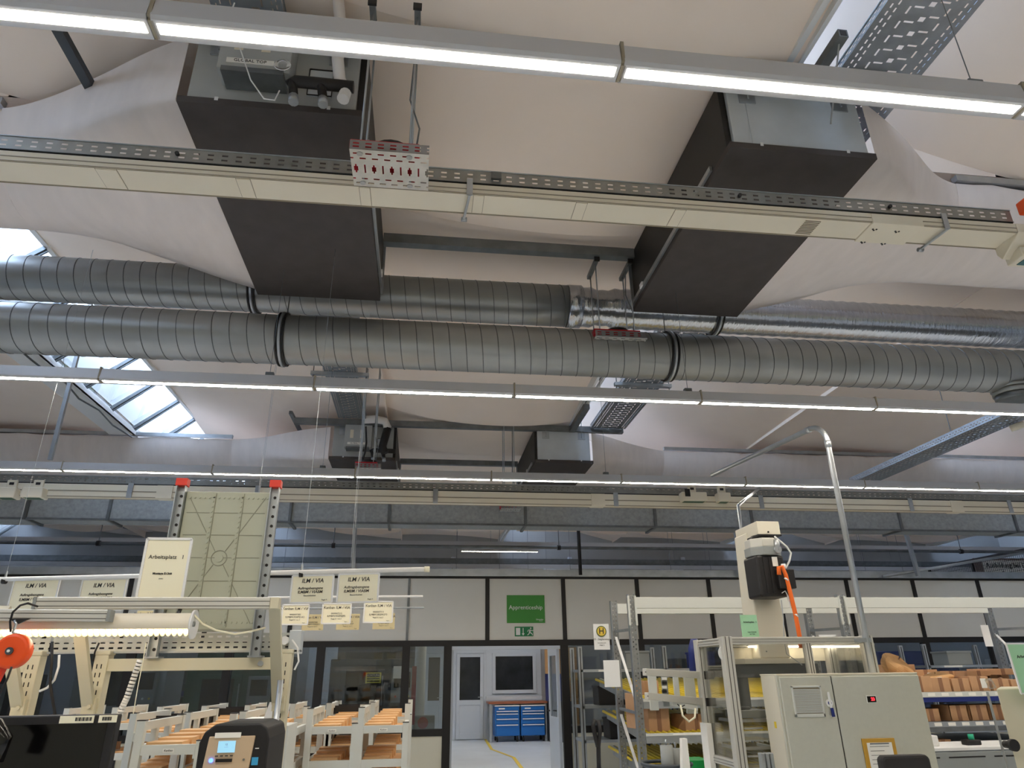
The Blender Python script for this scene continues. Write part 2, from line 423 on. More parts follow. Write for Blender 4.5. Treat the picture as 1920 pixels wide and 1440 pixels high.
# ------------------------------------------------------------------ dark pipe across the hall, far pipes
t = thing('conduit_pipe', (2, 12.6, 3.7), 'thin dark horizontal pipe crossing the hall above the partition', 'pipe')
z = onY(960, 1026, 12.6).z
MB().cyl((-13, 12.6, z), (18, 12.6, z), .03, 10).build('pipe', 'galv_dark', t)
for px in (183, 625, 1048, 1385, 1800):
    x = onY(px, 1026, 12.6).x
    MB().cyl((x, 12.6, z), (x, 12.6, 5.3), .008, 6).build('hanging_rod', 'galv_dark', t)
    MB().cyl((x - .03, 12.6, z), (x + .03, 12.6, z), .045, 10).build('clamp', 'black', t)
t = thing('perforated_rail', (2, 19.8, 4), 'perforated blue-grey rail on the far wall behind the lamps', 'rail')
z = onY(960, 1052, 19.8).z
M['perf_far'] = perforated('far_rail_perforation', rgb(120, 130, 142), .12, .06, [.05], .03)
MB().quad([(XL + .2, 19.8, z - .07), (XR - .2, 19.8, z - .07), (XR - .2, 19.8, z + .07), (XL + .2, 19.8, z + .07)], [(0, 0), (32.6, 0), (32.6, .14), (0, .14)]).box((XL + .2, 19.83, z - .08), (XR - .2, 19.85, z - .06)).build('rail_face', 'galv_dark', t)
for px in (625, 850, 1068, 1280):
    p = onY(px, 1045, 20.82); q = onY(px - 2, 1065, 20.82)
    tag(MB().tube([p, (p.x, p.y, q.z + .05), (p.x - .08, p.y, q.z - .05), (p.x - .8, p.y, q.z - .07)], .07, 10).build('drain_pipe', 'pvc_white'), {625: 'grey elbow drain pipe on the far wall, leftmost one above the hanging sign bar', 850: 'grey elbow drain pipe on the far wall left of the green sign', 1068: 'grey elbow drain pipe on the far wall right of the green sign', 1280: 'grey elbow drain pipe on the far wall left of the servo motor'}[px], 'pipe')
for px, py0, py1, lb in ((1080, 925, 1078, 'thin black vertical drop pole crossing the rectangular duct above the partition'),):
    x = onY(px, 1000, 11.9).x
    tag(MB().cyl((x, 11.7, onY(px, py1, 11.7).z), (x, 11.7, 5.98), .03, 10).build('drop_pole', 'black'), lb, 'pole')
for pa, pb, lb in (((1372, 975), (1392, 1080), 'slanting grey channel post left of the servo motor reaching the partition top'), ((1672, 935), (1722, 1080), 'slanting grey channel post right of the bent pipe reaching the partition top'), ((660, 960), (662, 1075), 'thin grey vertical rod above the hanging signs')):
    a = onY(*pb, 11.85); tag(MB().bar((a.x, 11.85, a.z), (onY(*pa, 11.85).x, 11.85, 5.98), .06, .06, up=(0, 1, 0)).build('channel_post', 'galv'), lb, 'post')

# ------------------------------------------------------------------ air handling units under the roof
ZB, ZT = 4.60, 5.13
def air_unit(x0, x1, y0, y1, label, side):
    t = thing('air_unit', ((x0 + x1) / 2, (y0 + y1) / 2, ZB), label, 'air unit')
    open_x = x1 if side == 'L' else x0
    s = 1 if side == 'L' else -1
    m = 'box_sheet' if side == 'R' else 'unit_green'
    MB().box((x0 + .04, y0 + .03, ZB + .04), (x1 - .04, y1 - .03, ZT)).build('casing', m, t)
    b = MB().box((x0, y0 - .02, ZB), (x1, y1 + .02, ZB + .045)).build('bottom_board', 'panel_dark', t)
    MB().box((x0 + .04, y0 - .001, ZB + .05), (x1 - .04, y0 + .03, ZT)).build('front_sheet', m, t, bevel=.004)
    # dark insulated side with slanted filter rail
    MB().box((open_x - .05, y0 + .03, ZB + .045), (open_x - .0, y1 - .02, ZT + .02)) .build('side_board', 'black', t) if s > 0 else MB().box((open_x, y0 + .03, ZB + .045), (open_x + .05, y1 - .02, ZT + .02)).build('side_board', 'black', t)
    xe = open_x + s * .012
    MB().bar((xe, y0 + .25, ZB + .06), (xe, y1 - .02, ZB + .06), .02, .035).bar((xe, y1 - .03, ZB + .06), (xe, y1 - .03, ZT), .02, .03, up=(0, 1, 0)).build('edge_rail', 'galv', t)
    for yy in (y0 + .7, y1 - .35): MB().box((xe - .02, yy, ZB + .05), (xe + .02, yy + .06, ZB + .09)).build('catch', 'white', t)
    for xx in (x0 + .12, x1 - .22):
        MB().box((xx, y0 - .012, ZT - .14), (xx + .11, y0, ZT + .03)).build('hanger_plate', 'galv', t)
        MB().cyl((xx + .055, y0 - .03, ZT - .12), (xx + .055, y0 - .03, ZT + .17), .007, 6).build('hanging_rod', 'galv', t)
    for xx in (x0 + .2, x1 - .2): MB().box((xx, y0 - .022, ZB + .03), (xx + .02, y0 - .015, ZB + .055)).build('clip', 'white', t)
    return t
def control_gear(t, x0, x1, y0, k=''):
    e = MB().box((x0 + .22, y0 - .14, ZB + .16), (x0 + .62, y0 - .002, ZT - .02)).build('control_box', 'unit_green', t, bevel=.006)
    MB().box((x0 + .25, y0 - .15, ZB + .13), (x0 + .59, y0 - .01, ZB + .165)).build('control_box_lip', 'galv_dark', t)
    MB().box((x0 + .27, y0 - .1435, ZB + .20), (x0 + .53, y0 - .1405, ZB + .235)).build('label_strip', 'paper', t)
    text(t, 'GLOBAL TOP', .03, (x0 + .40, y0 - .144, ZB + .2175), 'ink')
    for i in range(2): MB().box((x0 + .30 + i * .15, y0 - .1425, ZB + .30), (x0 + .35 + i * .15, y0 - .1405, ZB + .43)).build('sticker', 'cream', t)
    MB().box((x0 + .70, y0 - .006, ZB + .14), (x0 + .84, y0 - .001, ZB + .34)).box((x0 + .705, y0 - .009, ZB + .145), (x0 + .835, y0 - .005, ZB + .335)).build('inspection_plate', 'box_sheet', t)
    for a, b in (((.70, .14), (.70, .34)), ((.84, .14), (.84, .34)), ((.70, .34), (.84, .34)), ((.70, .14), (.84, .14))):
        MB().bar((x0 + a[0], y0 - .011, ZB + a[1]), (x0 + b[0], y0 - .011, ZB + b[1]), .005, .006, up=(0, 1, 0)).build('plate_gasket', 'black', t)
    MB().tube([(x0 + .62, y0 - .1, ZB + .10), (x0 + .66, y0 - .12, ZB + .12), (x0 + .76, y0 - .12, ZB + .12), (x0 + .98, y0 - .12, ZB + .115)], .035, 12).build('pipe_manifold', 'black', t)
    for xx in (.64, .80):
        MB().cyl((x0 + xx, y0 - .12, ZB + .11), (x0 + xx + .02, y0 - .13, ZB + .0), .026, 10).build('valve', 'black', t)
        MB().cyl((x0 + xx + .02, y0 - .13, ZB + .0), (x0 + xx + .025, y0 - .135, ZB - .05), .028, 10).build('valve_cap', 'galv', t)
lu = air_unit(-1.475, -.45, 3.17, 5.28, 'dark air handling unit at the upper left behind the biggest lamp row', 'L')
control_gear(lu, -1.475, -.45, 3.17)
ru = air_unit(1.80, 2.78, 3.17, 5.24, 'air handling unit with pale metal front at the upper right near the wide cable tray', 'R')
MB().box((1.80 + .16, 3.165, ZB + .06), (2.74, 3.168, ZT - .01)).build('front_cover', 'box_sheet', ru, bevel=.002)
flu = air_unit(-1.45, -.47, 10.15, 12.2, 'small looking distant air handling unit with control box, left above the third lamp row', 'L')
control_gear(flu, -1.45, -.47, 10.15)
fru = air_unit(1.66, 2.57, 10.05, 12.1, 'distant air handling unit with plain pale front, right above the third lamp row', 'R')
# white insulated pipe and grey cable hoses at the units
p = [onY(632, -20, 3.0), onY(640, 60, 3.02), onY(633, 110, 3.03), onY(637, 150, 3.05), onY(650, 168, 3.07), onY(643, 186, 3.05)]
MB().tube(p, .035, 12).build('insulated_pipe', 'white_cloth', lu)
MB().tube([onY(440, 5, 2.9), onY(430, 30, 2.95), onY(450, 90, 3.0), onY(470, 150, 3.0), onY(495, 185, 3.0), onY(515, 188, 3.0), onY(524, 170, 3.02)], .004, 6).build('white_cable', 'white', lu)
MB().tube([onY(530 + 9 * math.cos(a) * (1 + a / 40), 122 + 9 * math.sin(a), 3.0) for a in [k * .5 for k in range(60)]], .004, 5).build('coiled_cable', 'white', lu)
p = [onY(683, 787, 9.95), onY(705, 786, 9.95), onY(722, 790, 9.97), onY(727, 803, 9.98)]
MB().tube(p, .06, 10).build('insulated_pipe', 'white_cloth', flu)
MB().tube([onY(727, 803, 9.98), onY(722, 820, 9.98), onY(717, 838, 9.98), onY(722, 850, 9.98)], .06, 10).build('black_hose', 'black', flu)
MB().tube([onY(686, 800, 9.96), onY(687, 830, 9.96), onY(684, 850, 9.96), onY(680, 862, 9.96)], .015, 6).build('cable_bundle', 'black', flu)
# cross rails that carry the units
for (y, z, xa, xb, lb, m) in ((10.05, 5.14, -1.98, 3.08, 'grey steel rail carrying the two distant air units, front one', 'galv_dark'), (12.05, 5.14, -.47, 1.66, 'thin grey rail behind and between the distant air units', 'galv_dark'),
                           (3.05, 5.13, -2.1, 3.0, 'dark steel rail just above the biggest lamp row', 'galv_dark'), (5.10, 5.08, -.44, 1.79, 'grey steel rail spanning between the two near air units', 'galv_dark')):
    tag(MB().box((xa, y - .04, z - .03), (xb, y + .04, z + .06)).build('support_rail', m), lb, 'rail')
tag(MB().bar(onZ(545, 773, 5.30), onZ(570, 822, 5.22), .05, .05).build('short_strut', 'galv_dark'), 'short dark slanting strut at the left end of the distant front rail', 'strut')
# open channel hanging beside the right skylight
a, b = onZ(1581, 62, 5.12), onZ(1518, 142, 5.12)
t = thing('channel_rail', a, 'dark steel channel with end opening beside the right skylight above the lamp', 'rail')
MB().bar(a, Vector((a.x, 3.3, 5.12)), .06, .06).build('channel', 'galv_dark', t)
MB().bar(a + Vector((0, -.002, .0)), a + Vector((0, .01, 0)), .04, .04).build('open_end', 'black', t)
MB().cyl(a + Vector((.0, .05, -.02)), a + Vector((.01, .30, -.42)), .006, 6).build('tie_rod', 'galv', t)
a = onZ(1100, 762, 5.14)
tag(MB().bar(a, (a.x, 11.4, 5.14), .09, .07).build('channel_rail', 'galv_dark'), 'distant dark steel channel beside the middle skylight left of the cable tray', 'rail')

# ------------------------------------------------------------------ textile air ducts and fabric hoods
TR = .526
def half(yc, zc, a0=0, a1=180, n=26, r=TR):   # cross section below the rail, from near edge to far edge
    return [(yc - r * math.cos(math.radians(a0 + (a1 - a0) * i / n)), zc - r * math.sin(math.radians(a0 + (a1 - a0) * i / n))) for i in range(n + 1)]
def textile(x0, x1, yc, zc, label, seed=0):
    sec = half(yc, zc)
    def fn(u, v):
        y, z = sec[round(v * 26)]; x = x0 + (x1 - x0) * u
        k = .012 * math.sin(x * 9 + seed) * math.sin(x * 3.7) * max(0, math.cos(v * 3))
        return (x, y - k, z + k)
    o = MB().grid(fn, 90, 26).build('textile_air_duct', 'textile', fix=False)
    tag(o, label, 'fabric duct')
    tag(MB().box((min(x0, x1), yc - TR - .03, zc + .015), (max(x0, x1), yc - TR + .03, zc + .07)).build('mounting_rail', 'galv'), label.split(' running')[0].replace('white fabric air duct', 'metal mounting strip') + ' on the fabric duct running' + label.split(' running')[1], 'rail')
def hood(xs, xe, y0, y1, yc, zc, label, seed):
    n = 60
    ra = []
    # rectangle outline (near top, down, under, up far top) resampled to 27 points
    P = [Vector((0, y0, ZT)), Vector((0, y0, ZB + .03)), Vector((0, y1, ZB + .03)), Vector((0, y1, ZT))]
    segs = [(P[0], P[1], 5), (P[1], P[2], 16), (P[2], P[3], 5)]
    for A, B, k in segs:
        for i in range(k): ra.append(A.lerp(B, i / k))
    ra.append(P[3])
    sec = half(yc, zc)
    sec = [sec[round(i * 26 / (len(ra) - 1))] for i in range(len(ra))]
    m = len(ra) - 1
    def fn(u, v):
        i = round(v * m); R = ra[i]; S = sec[i]
        s = u * u * (3 - 2 * u); s = u ** .8 * .5 + s * .5
        y = R.y + (S[0] - R.y) * s; z = R.z + (S[1] - R.z) * s
        k = .03 * math.sin(u * PI) * math.sin(v * 16 + u * 5 + seed)
        return (xs + (xe - xs) * u, y + k, z + k * .8)
    tag(MB().grid(fn, 30, m).build('fabric_hood', 'textile', fix=False), label, 'fabric hood')
YN1, ZC1 = 4.56, 5.25
textile(-3.0, -13.8, YN1, ZC1, 'near white fabric air duct running left from the upper left air unit', 1)
textile(4.2, 18.8, YN1, ZC1, 'near white fabric air duct running right from the upper right air unit', 2)
hood(-1.49, -3.0, 3.17, 5.26, YN1, ZC1, 'draped white fabric hood joining the upper left air unit to its fabric duct', 0)
hood(2.79, 4.2, 3.17, 5.22, YN1, ZC1, 'draped white fabric hood joining the upper right air unit to its fabric duct', 2)
YN2 = 11.85
textile(-3.2, -13.8, YN2, ZC1, 'distant white fabric air duct running left from the small looking air unit', 3)
textile(4.2, 18.8, YN2, ZC1, 'distant white fabric air duct running right behind the bent pipe', 4)
hood(-1.47, -3.2, 10.2, 12.2, YN2, ZC1, 'draped fabric hood left of the distant air unit with control box', 1)
hood(2.58, 4.2, 10.1, 12.1, YN2, ZC1, 'draped fabric hood right of the distant air unit with plain front', 3)

# ------------------------------------------------------------------ perforated cable trays
M['perf_tray'] = perforated('wide_tray_perforation', rgb(150, 155, 160), .10, .05,
    [(.035, .05, .028, .008, 0), (.065, .05, .028, .008, .5), (.13, .10, .05, .010, .1), (.175, .10, .012, .05, .35), (.23, .10, .03, .03, .6), (.285, .10, .012, .05, .8), (.33, .10, .05, .010, .2), (.395, .05, .028, .008, 0), (.425, .05, .028, .008, .5)])
M['perf_side'] = perforated('tray_side_perforation', rgb(165, 170, 175), .05, .025, [.022, .042], .007, .5)
def tray_y(x0, x1, z, y0, y1, label, h=.055):
    t = thing('cable_tray', ((x0 + x1) / 2, (y0 + y1) / 2, z), label, 'cable tray')
    W_ = x1 - x0; k = .46 / W_
    MB().quad([(x0, y0, z), (x1, y0, z), (x1, y1, z), (x0, y1, z)], [(y0, 0), (y0, .46), (y1, .46), (y1, 0)]).build('tray_bottom', 'perf_tray', t, fix=False)
    for x in (x0, x1):
        MB().quad([(x, y0, z), (x, y1, z), (x, y1, z + h), (x, y0, z + h)], [(y0, 0), (y1, 0), (y1, .064), (y0, .064)]).build('tray_side', 'perf_side', t, fix=False)
        MB().box((x - .004, y0, z + h - .004), (x + .004, y1, z + h + .004)).build('tray_lip', 'galv', t)
    return t
t1 = tray_y(2.55, 3.11, 5.17, -2, 10.0, 'wide perforated cable tray running along the right skylight')
t2 = tray_y(-1.33, -.925, 5.17, -2, 9.9, 'perforated cable tray running above the left air units towards the distant one')
for t, cx, hw, z, pp in ((t1, 2.83, .39, 5.17, ((1187, 722),)), (t2, -1.13, .36, 5.17, ((637, 702), (640, 598)))):
    for p in pp:
        y = onZ(p[0], p[1], z - .03).y
        MB().box((cx - hw, y - .03, z - .05), (cx + hw, y + .03, z - .005)).build('cross_channel', 'galv', t)
        for s_ in (-1, 1): MB().cyl((cx + s_ * (hw - .03), y, z - .08), (cx + s_ * (hw - .03), y, 5.42), .006, 6).build('hanging_rod', 'galv_dark', t)
t3 = tray_y(6.35, 6.72, 4.2, 1.0, 9.4, 'perforated cable tray at the right running back behind the bent pipe', .075)
c = onZ(1878, 798, 4.16)
MB().tube([(6.70, c.y, 4.19), (6.72, c.y, 4.12)], .075, 12).build('junction_knob', 'cream', t3)
for p in ((1735, 840), (1740, 710)):
    y = onZ(p[0], p[1], 4.2).y; MB().cyl((6.72, y, 4.2), (6.72, y, 5.5), .006, 6).build('hanging_rod', 'galv_dark', t3)
t4 = tray_y(-6.15, -5.75, 4.2, 6.9, 9.5, 'short piece of grey cable tray at the left edge above the third lamp row', .07)

# ------------------------------------------------------------------ cream cable trunking with tray on top
M['perf_near'] = perforated('near_tray_perforation', rgb(150, 150, 145), .075, .032, [.03, .06], .011, 0.0)
def trunk(y0, y1, z, hl, x0, x1, tray_h, label, sc=1.0):
    t = thing('cable_trunking', ((x0 + x1) / 2, y0, z), label, 'trunking')
    MB().box((x0, y0, z), (x1, y1, z + hl)).build('trunk_body', 'cream', t, bevel=.003)
    MB().box((x0, y0 - .003, z + hl * .42), (x1, y0 + .002, z + hl * .50)).box((x0, y0 - .003, z + hl * .0), (x1, y0 + .002, z + hl * .04)).build('lid_groove', 'cream_dk', t)
    MB().box((x0, y0 + .004, z - .003), (x1, y0 + .007, z + .001)).box((x0, y1 - .012, z - .004), (x1, y1 - .004, z + .001)).build('bottom_groove', 'cream_dk', t)
    a = z + hl + .012; 
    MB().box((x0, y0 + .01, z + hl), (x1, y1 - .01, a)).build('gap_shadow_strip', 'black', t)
    tr = thing('cable_tray', ((x0 + x1) / 2, y0, a), label.split()[0] + ' perforated tray lying on top of the ' + label.split()[0] + ' cream trunking', 'cable tray')
    k = .09 / tray_h
    MB().quad([(x0, y0 + .005, a), (x1, y0 + .005, a), (x1, y0 + .005, a + tray_h), (x0, y0 + .005, a + tray_h)], [(x0 * k, 0), (x1 * k, 0), (x1 * k, .09), (x0 * k, .09)]).build('tray_side', 'perf_near', tr, fix=False)
    MB().quad([(x0, y1, a), (x1, y1, a), (x1, y1, a + tray_h), (x0, y1, a + tray_h)], [(x0 * k, 0), (x1 * k, 0), (x1 * k, .09), (x0 * k, .09)]).build('tray_side', 'perf_near', tr, fix=False)
    MB().box((x0, y0, a + tray_h - .003), (x1, y0 + .012, a + tray_h + .003)).build('tray_lip', 'galv', tr)
    MB().box((x0, y0, a), (x1, y1, a + .002)).build('tray_bottom', 'galv_dark', tr)
    return t, tr
ZK = 4.16; kk = (ZK - EYE)
y_r = onZ(0, 342, ZK).y; y_f = onZ(0, 300, ZK).y
hl = onY(0, 281, y_f).z - ZK; th = onY(0, 252, y_f).z - ZK - hl - .012
tk, tkt = trunk(y_f, y_r, ZK, hl, -7, onZ(1862, 470, ZK).x, th, 'near cream cable trunking crossing the upper half of the view')
for px, wd in ((200, 38), (450, 26), (680, 20), (904, 20), (1112, 22), (1318, 22)):     # joint covers on the underside
    a, b = onZ(px - wd / 2, 320, ZK), onZ(px + wd / 2, 320, ZK)
    MB().box((a.x, y_f + .015, ZK - .0035), (b.x, y_r - .02, ZK - .0005)).build('joint_cover', 'cream', tk)
    MB().box((a.x - .003, y_f + .012, ZK - .002), (a.x, y_r - .017, ZK)).box((b.x, y_f + .012, ZK - .002), (b.x + .003, y_r - .017, ZK)).build('joint_line', 'cream_dk', tk)
vx = onZ(1507, 435, ZK).x
for i in range(9):
    MB().box((vx - .05, y_f + .03 + i * (y_r - y_f - .05) / 9, ZK - .004), (vx + .05, y_f + .036 + i * (y_r - y_f - .05) / 9, ZK + .001)).build('vent_slot', 'cream_dk', tk)
bx0, bx1 = onZ(1622, 430, ZK).x, onZ(1712, 440, ZK).x
MB().box((bx0, y_f - .008, ZK - .012), (bx1, y_r + .004, ZK + hl * .9)).build('connection_cover', 'cream', tk, bevel=.003)
for px, py in ((1640, 430), (1682, 434), (1618, 454), (1656, 457)):
    c = onZ(px, py, ZK - .013)
    for dx, dy in ((-.012, 0), (.012, 0), (0, .01)): MB().cyl((c.x + dx, c.y + dy, ZK - .015), (c.x + dx, c.y + dy, ZK - .011), .006, 8).build('pin_hole', 'black', tk)
def strap(parent, px, py, L, m='galv', w_=.035):
    x = onZ(px, py, ZK).x
    MB().box((x - w_ / 2, y_f - .014, ZK - .02), (x + w_ / 2, y_f - .006, ZK + hl + .03)).build('strap_plate', m, parent)
    MB().bar((x, y_f - .01, ZK - .018), (x - .02, y_r + .03, ZK - .018), .014, .012).cyl((x - .035, y_r + .03, ZK - .02), (x + .0, y_r + .03, ZK - .02), .014, 8).build('strap_bar', m, parent)
strap(tk, 878, 385, 1); strap(tk, 1757, 440, 1)
# device clipped to the near tray, bolts
x = onY(930, 337, y_f).x; MB().box((x - .03, y_f - .02, ZK + hl + .04), (x + .03, y_f + .0, ZK + hl + .085)).build('tray_clip', 'galv_dark', tkt)
for px in (312, 1388 + 1 , 1666):
    x = onY(px, 380, y_f).x; MB().cyl((x, y_f - .012, ZK + hl + .06), (x, y_f + .004, ZK + hl + .06), .012, 8).build('bolt', 'black', tkt)
# end connection box with screen at the right frame edge
c = onZ(1862, 470, ZK)
t = thing('power_outlet_box', (c.x + .18, y_r, ZK - .12), 'cream outlet box with green window at the right end of the near trunking', 'outlet box')
MB().prism([(c.x, y_f - .005, ZK + hl), (c.x, y_r, ZK + hl), (c.x, y_r, ZK - .05), (c.x, y_r - .03, ZK - .10), (c.x, y_f - .005 , ZK - .0)], (.5, 0, 0)).build('housing', 'cream', t, bevel=.006)
MB().box((c.x + .05, y_f + .06, ZK - .13), (c.x + .5, y_r + .0, ZK - .06)).build('hanging_housing', 'cream', t, bevel=.008)
MB().box((c.x + .09, y_f + .09, ZK - .134), (c.x + .45, y_r - .03, ZK - .128)).build('green_window', mat('tinted_window', rgb(40, 100, 100), .15), t)
MB().box((c.x + .14, y_f - .012, ZK + .02), (c.x + .30, y_f - .004, ZK + .05)).build('black_plug', 'black', t)
text(t, 'XL1', .022, (c.x + .20, y_f - .005, ZK + .004), 'ink')
c = onY(1917, 392, y_f - .02)
tag(MB().box((c.x - .02, y_f - .08, c.z - .04), (c.x + .14, y_f - .0, c.z + .05)).build('orange_connector', 'orange', bevel=.008), 'orange plug connector at the right edge on the near tray', 'connector')
# far trunking beneath the third lamp row
ZK2 = 3.60
yf2 = onZ(0, 929, ZK2).y - .02
tk2, tkt2 = trunk(yf2, yf2 + .12, ZK2, .15, -12, 15, .09, 'far cream cable trunking under the third lamp row')
for px in (245, 484, 817, 1153, 1423, 1700, 1883):
    x = onY(px, 915, yf2).x
    MB().box((x - .03, yf2 - .012, ZK2 - .01), (x + .03, yf2 - .004, ZK2 + .17)).build('strap_plate', 'galv', tk2)
for px in (310, 1120, 1785):
    x = onY(px, 915, yf2).x
    MB().box((x - .09, yf2 - .01, ZK2 - .006), (x + .09, yf2 + .125, ZK2 + .15)).build('connection_cover', 'cream', tk2)
def outlet(px, py, wd, label, red=False):
    c = onY(px, py, yf2 - .06); hw = wd / 2 * .0062
    t = thing('power_outlet_box', (c.x, yf2 - .06, c.z - .08), label, 'outlet box')
    MB().box((c.x - hw, yf2 - .11, c.z - .075), (c.x + hw, yf2 + .05, c.z + .045)).build('housing', 'cream', t, bevel=.012)
    MB().box((c.x - .05, yf2 - .03, c.z + .03), (c.x + .06, yf2 - .0, c.z + .15)).build('mounting_tab', 'cream', t, bevel=.006)
    MB().box((c.x - .02, yf2 - .034, c.z + .09), (c.x + .03, yf2 - .028, c.z + .12)).build('tab_slot', 'black', t)
    MB().box((c.x - hw + .03, yf2 - .09, c.z - .078), (c.x + hw - .03, yf2 + .02, c.z - .073)).build('socket_plate', 'machine_gn', t)
    if red:
        MB().box((c.x - hw + .04, yf2 - .115, c.z - .02), (c.x - hw + .11, yf2 - .108, c.z + .08)).build('socket_flap', 'black_gloss', t)
outlet(14, 922, 34, 'cream outlet box at the left frame edge under the far trunking')
outlet(64, 922, 38, 'cream outlet box second from the left edge under the far trunking')
outlet(1300, 930, 55, 'wider cream outlet box with dark flap under the far trunking', True)
outlet(1356, 931, 28, 'small cream outlet box right of the wider one under the far trunking')

# ------------------------------------------------------------------ red roof devices under perforated covers
M['perf_cover'] = perforated('cover_perforation', rgb(205, 205, 200), .06, .04,
    [(.02, .07, .035, .007, 0), (.045, .07, .035, .007, .5), (.10, .052, .009, .045, .0), (.10, .104, .024, .024, .25), (.155, .07, .035, .007, .5), (.18, .07, .035, .007, 0)], .07, metal=.5)
M['perf_cover_side'] = perforated('cover_side_perforation', rgb(150, 150, 152), .07, .035, [.02, .042], .010)
def red_unit(pl, pr, z, y0, dep, top, label):
    x0, x1 = pl, pr; W_ = x1 - x0
    t = thing('red_ceiling_device', ((x0 + x1) / 2, y0 + dep / 2, z), label, 'ceiling device', )
    MB().quad([(x0, y0, z), (x1, y0, z), (x1, y0 + dep, z), (x0, y0 + dep, z)], [(0, 0), (.45, 0), (.45, .2), (0, .2)]).build('cover_plate', 'perf_cover', t, fix=False)
    for y in (y0, y0 + dep): MB().quad([(x0, y, z), (x1, y, z), (x1, y, z + .06), (x0, y, z + .06)], [(0, 0), (.45, 0), (.45, .062), (0, .062)]).build('cover_side', 'perf_cover_side', t, fix=False)
    MB().box((x0 - .005, y0 + .02, z + .03), (x1 - .05, y0 + dep - .01, z + .085)).build('red_housing', 'red', t, bevel=.006)
    MB().tube([(x0 + W_ * .5, y0 + dep * .55, z + .08), (x0 + W_ * .5, y0 + dep * .55, z + .12), (x0 + W_ * .5, y0 + dep * .55, z + .13)], dep * .42, 20, radii=[dep * .42, dep * .40, dep * .2]).build('black_dome', 'black', t)
    for px in (x0 + .05, x1 - .1):
        for py in (y0 + .03, y0 + dep - .03):
            MB().cyl((px, py, z - .004), (px, py, z - .001), .016, 12).build('bolt_washer', 'galv', t)
            MB().cyl((px, py, z), (px, py, top), .006, 8).build('hanging_rod', 'galv', t)
        MB().bar((px, y0 - .03, top), (px, y0 + dep + .03, top), .035, .035).build('short_rail', 'galv_dark', t)
        MB().box((px - .024, y0 - .04, top - .022), (px + .024, y0 - .025, top + .022)).build('rail_cap', 'black', t)
    MB().tube([(x1 - .1, y0 + dep / 2, top), (x1 - .12, y0 + dep / 2, z + .5), (x1 - .06, y0 + dep / 2, z + .3), (x1 - .08, y0 + dep / 2, z + .08)], .005, 6).build('cable', 'galv_dark', t)
    return t
zz = 4.06
yb = onZ(735, 353, zz).y; yfr = onZ(735, 285, zz).y
red_unit(onZ(664, 350, zz).x, onZ(803, 356, zz).x, zz, yfr, yb - yfr, 5.08, 'red device under a perforated metal cover, the big one in front of the near trunking')
red_unit(1.40, 1.86, 4.27, 5.21 - .08 + .0, .26, 5.03, 'red device under a perforated cover hanging in front of the lower spiral duct')
red_unit(onZ(665, 880, 3.95).x, onZ(714, 880, 3.95).x, 3.97, 8.35, .25, 5.5, 'red device below the distant air unit with control box')
red_unit(onZ(937, 955, 3.9).x, onZ(972, 955, 3.9).x + .02, 3.87, 9.98, .24, 5.6, 'red device hanging in front of the rectangular duct')

# ------------------------------------------------------------------ glazed partition across the hall
JX = [-13.2, -11.9, -10.6, -9.3, -8.0, -6.85, -5.7, -4.6, -3.37, -2.07, -.204] + [1.107 + 1.305 * i for i in range(14)]
JX = [x for x in JX if x < XR - .1]
part = structure(MB().box((XL, 12.0, 3.115), (XR, 12.08, 3.15)).box((XL, 12.0, 2.045), (XR, 12.08, 2.135)).build('wall_partition', 'frame_black'))
structure(MB().box((XL, 11.96, 3.15), (XR, 12.10, 3.20)).box((XL, 11.99, 3.20), (XR, 12.08, 3.27)).build('trim_top_rail', 'galv'))
ed = [XL] + JX + [XR]
for a, b in zip(ed, ed[1:]):
    MB().box((a, 12.02, 2.13), (b, 12.06, 3.12)).build('wall_panel', 'wall_panel', part)
for x in JX:
    thin = abs(x + .204) < .01
    MB().box((x - (.02 if thin else .035), 12.0, 2.13), (x + (.02 if thin else .035), 12.075, 3.12)).build('joint_strip', 'galv_dark' if thin else 'frame_black', part)
PX = [-12.5, -11.1, -9.8, -8.5, -7.2, -5.9, -4.4, -2.95, -1.55, -.206, .464, 2.39] + [3.70 + 1.305 * i for i in range(12)]
PX = [x for x in PX if x < XR]
for x in PX: MB().box((x - .062, 11.99, 0 if x in (.464, 2.39) else .0), (x + .062, 12.09, 2.05)).build('post', 'frame_black', part)
ed = [XL] + PX + [XR]
for a, b in zip(ed, ed[1:]):
    if a == .464: continue
    MB().box((a, 12.0, .74), (b, 12.08, .84)).build('sill', 'frame_black', part)
    MB().box((a, 12.02, 0), (b, 12.06, .75)).build('lower_panel', 'wall_cream', part)
    nwin += 1
    wdw = structure(MB().box((a + .05, 12.035, .84), (b - .05, 12.043, 2.05)).build('window_%d' % nwin, 'glass'))
# open glazed leaf at the right jamb
d1 = structure(MB().box((2.27, 12.08, .02), (2.315, 12.20, 2.03)).box((2.27, 12.82, .02), (2.315, 12.95, 2.03)).box((2.27, 12.2, .02), (2.315, 12.82, .95)).box((2.27, 12.2, 1.9), (2.315, 12.82, 2.03)).build('door_1', 'pvc_white'))
MB().box((2.288, 12.2, .95), (2.296, 12.82, 1.9)).build('door_pane', 'glass', d1)
MB().bar((2.27, 12.88, 1.03), (2.22, 12.88, 1.03), .02, .02).bar((2.22, 12.88, 1.03), (2.22, 12.76, 1.03), .02, .02).build('door_handle', 'black', d1)
structure(MB().box((.53, 12.09, 0), (.56, 12.25, 2.04)).box((.53, 12.01, 1.99), (2.32, 12.09, 2.043)).build('trim_door_lining', 'pvc_white'))

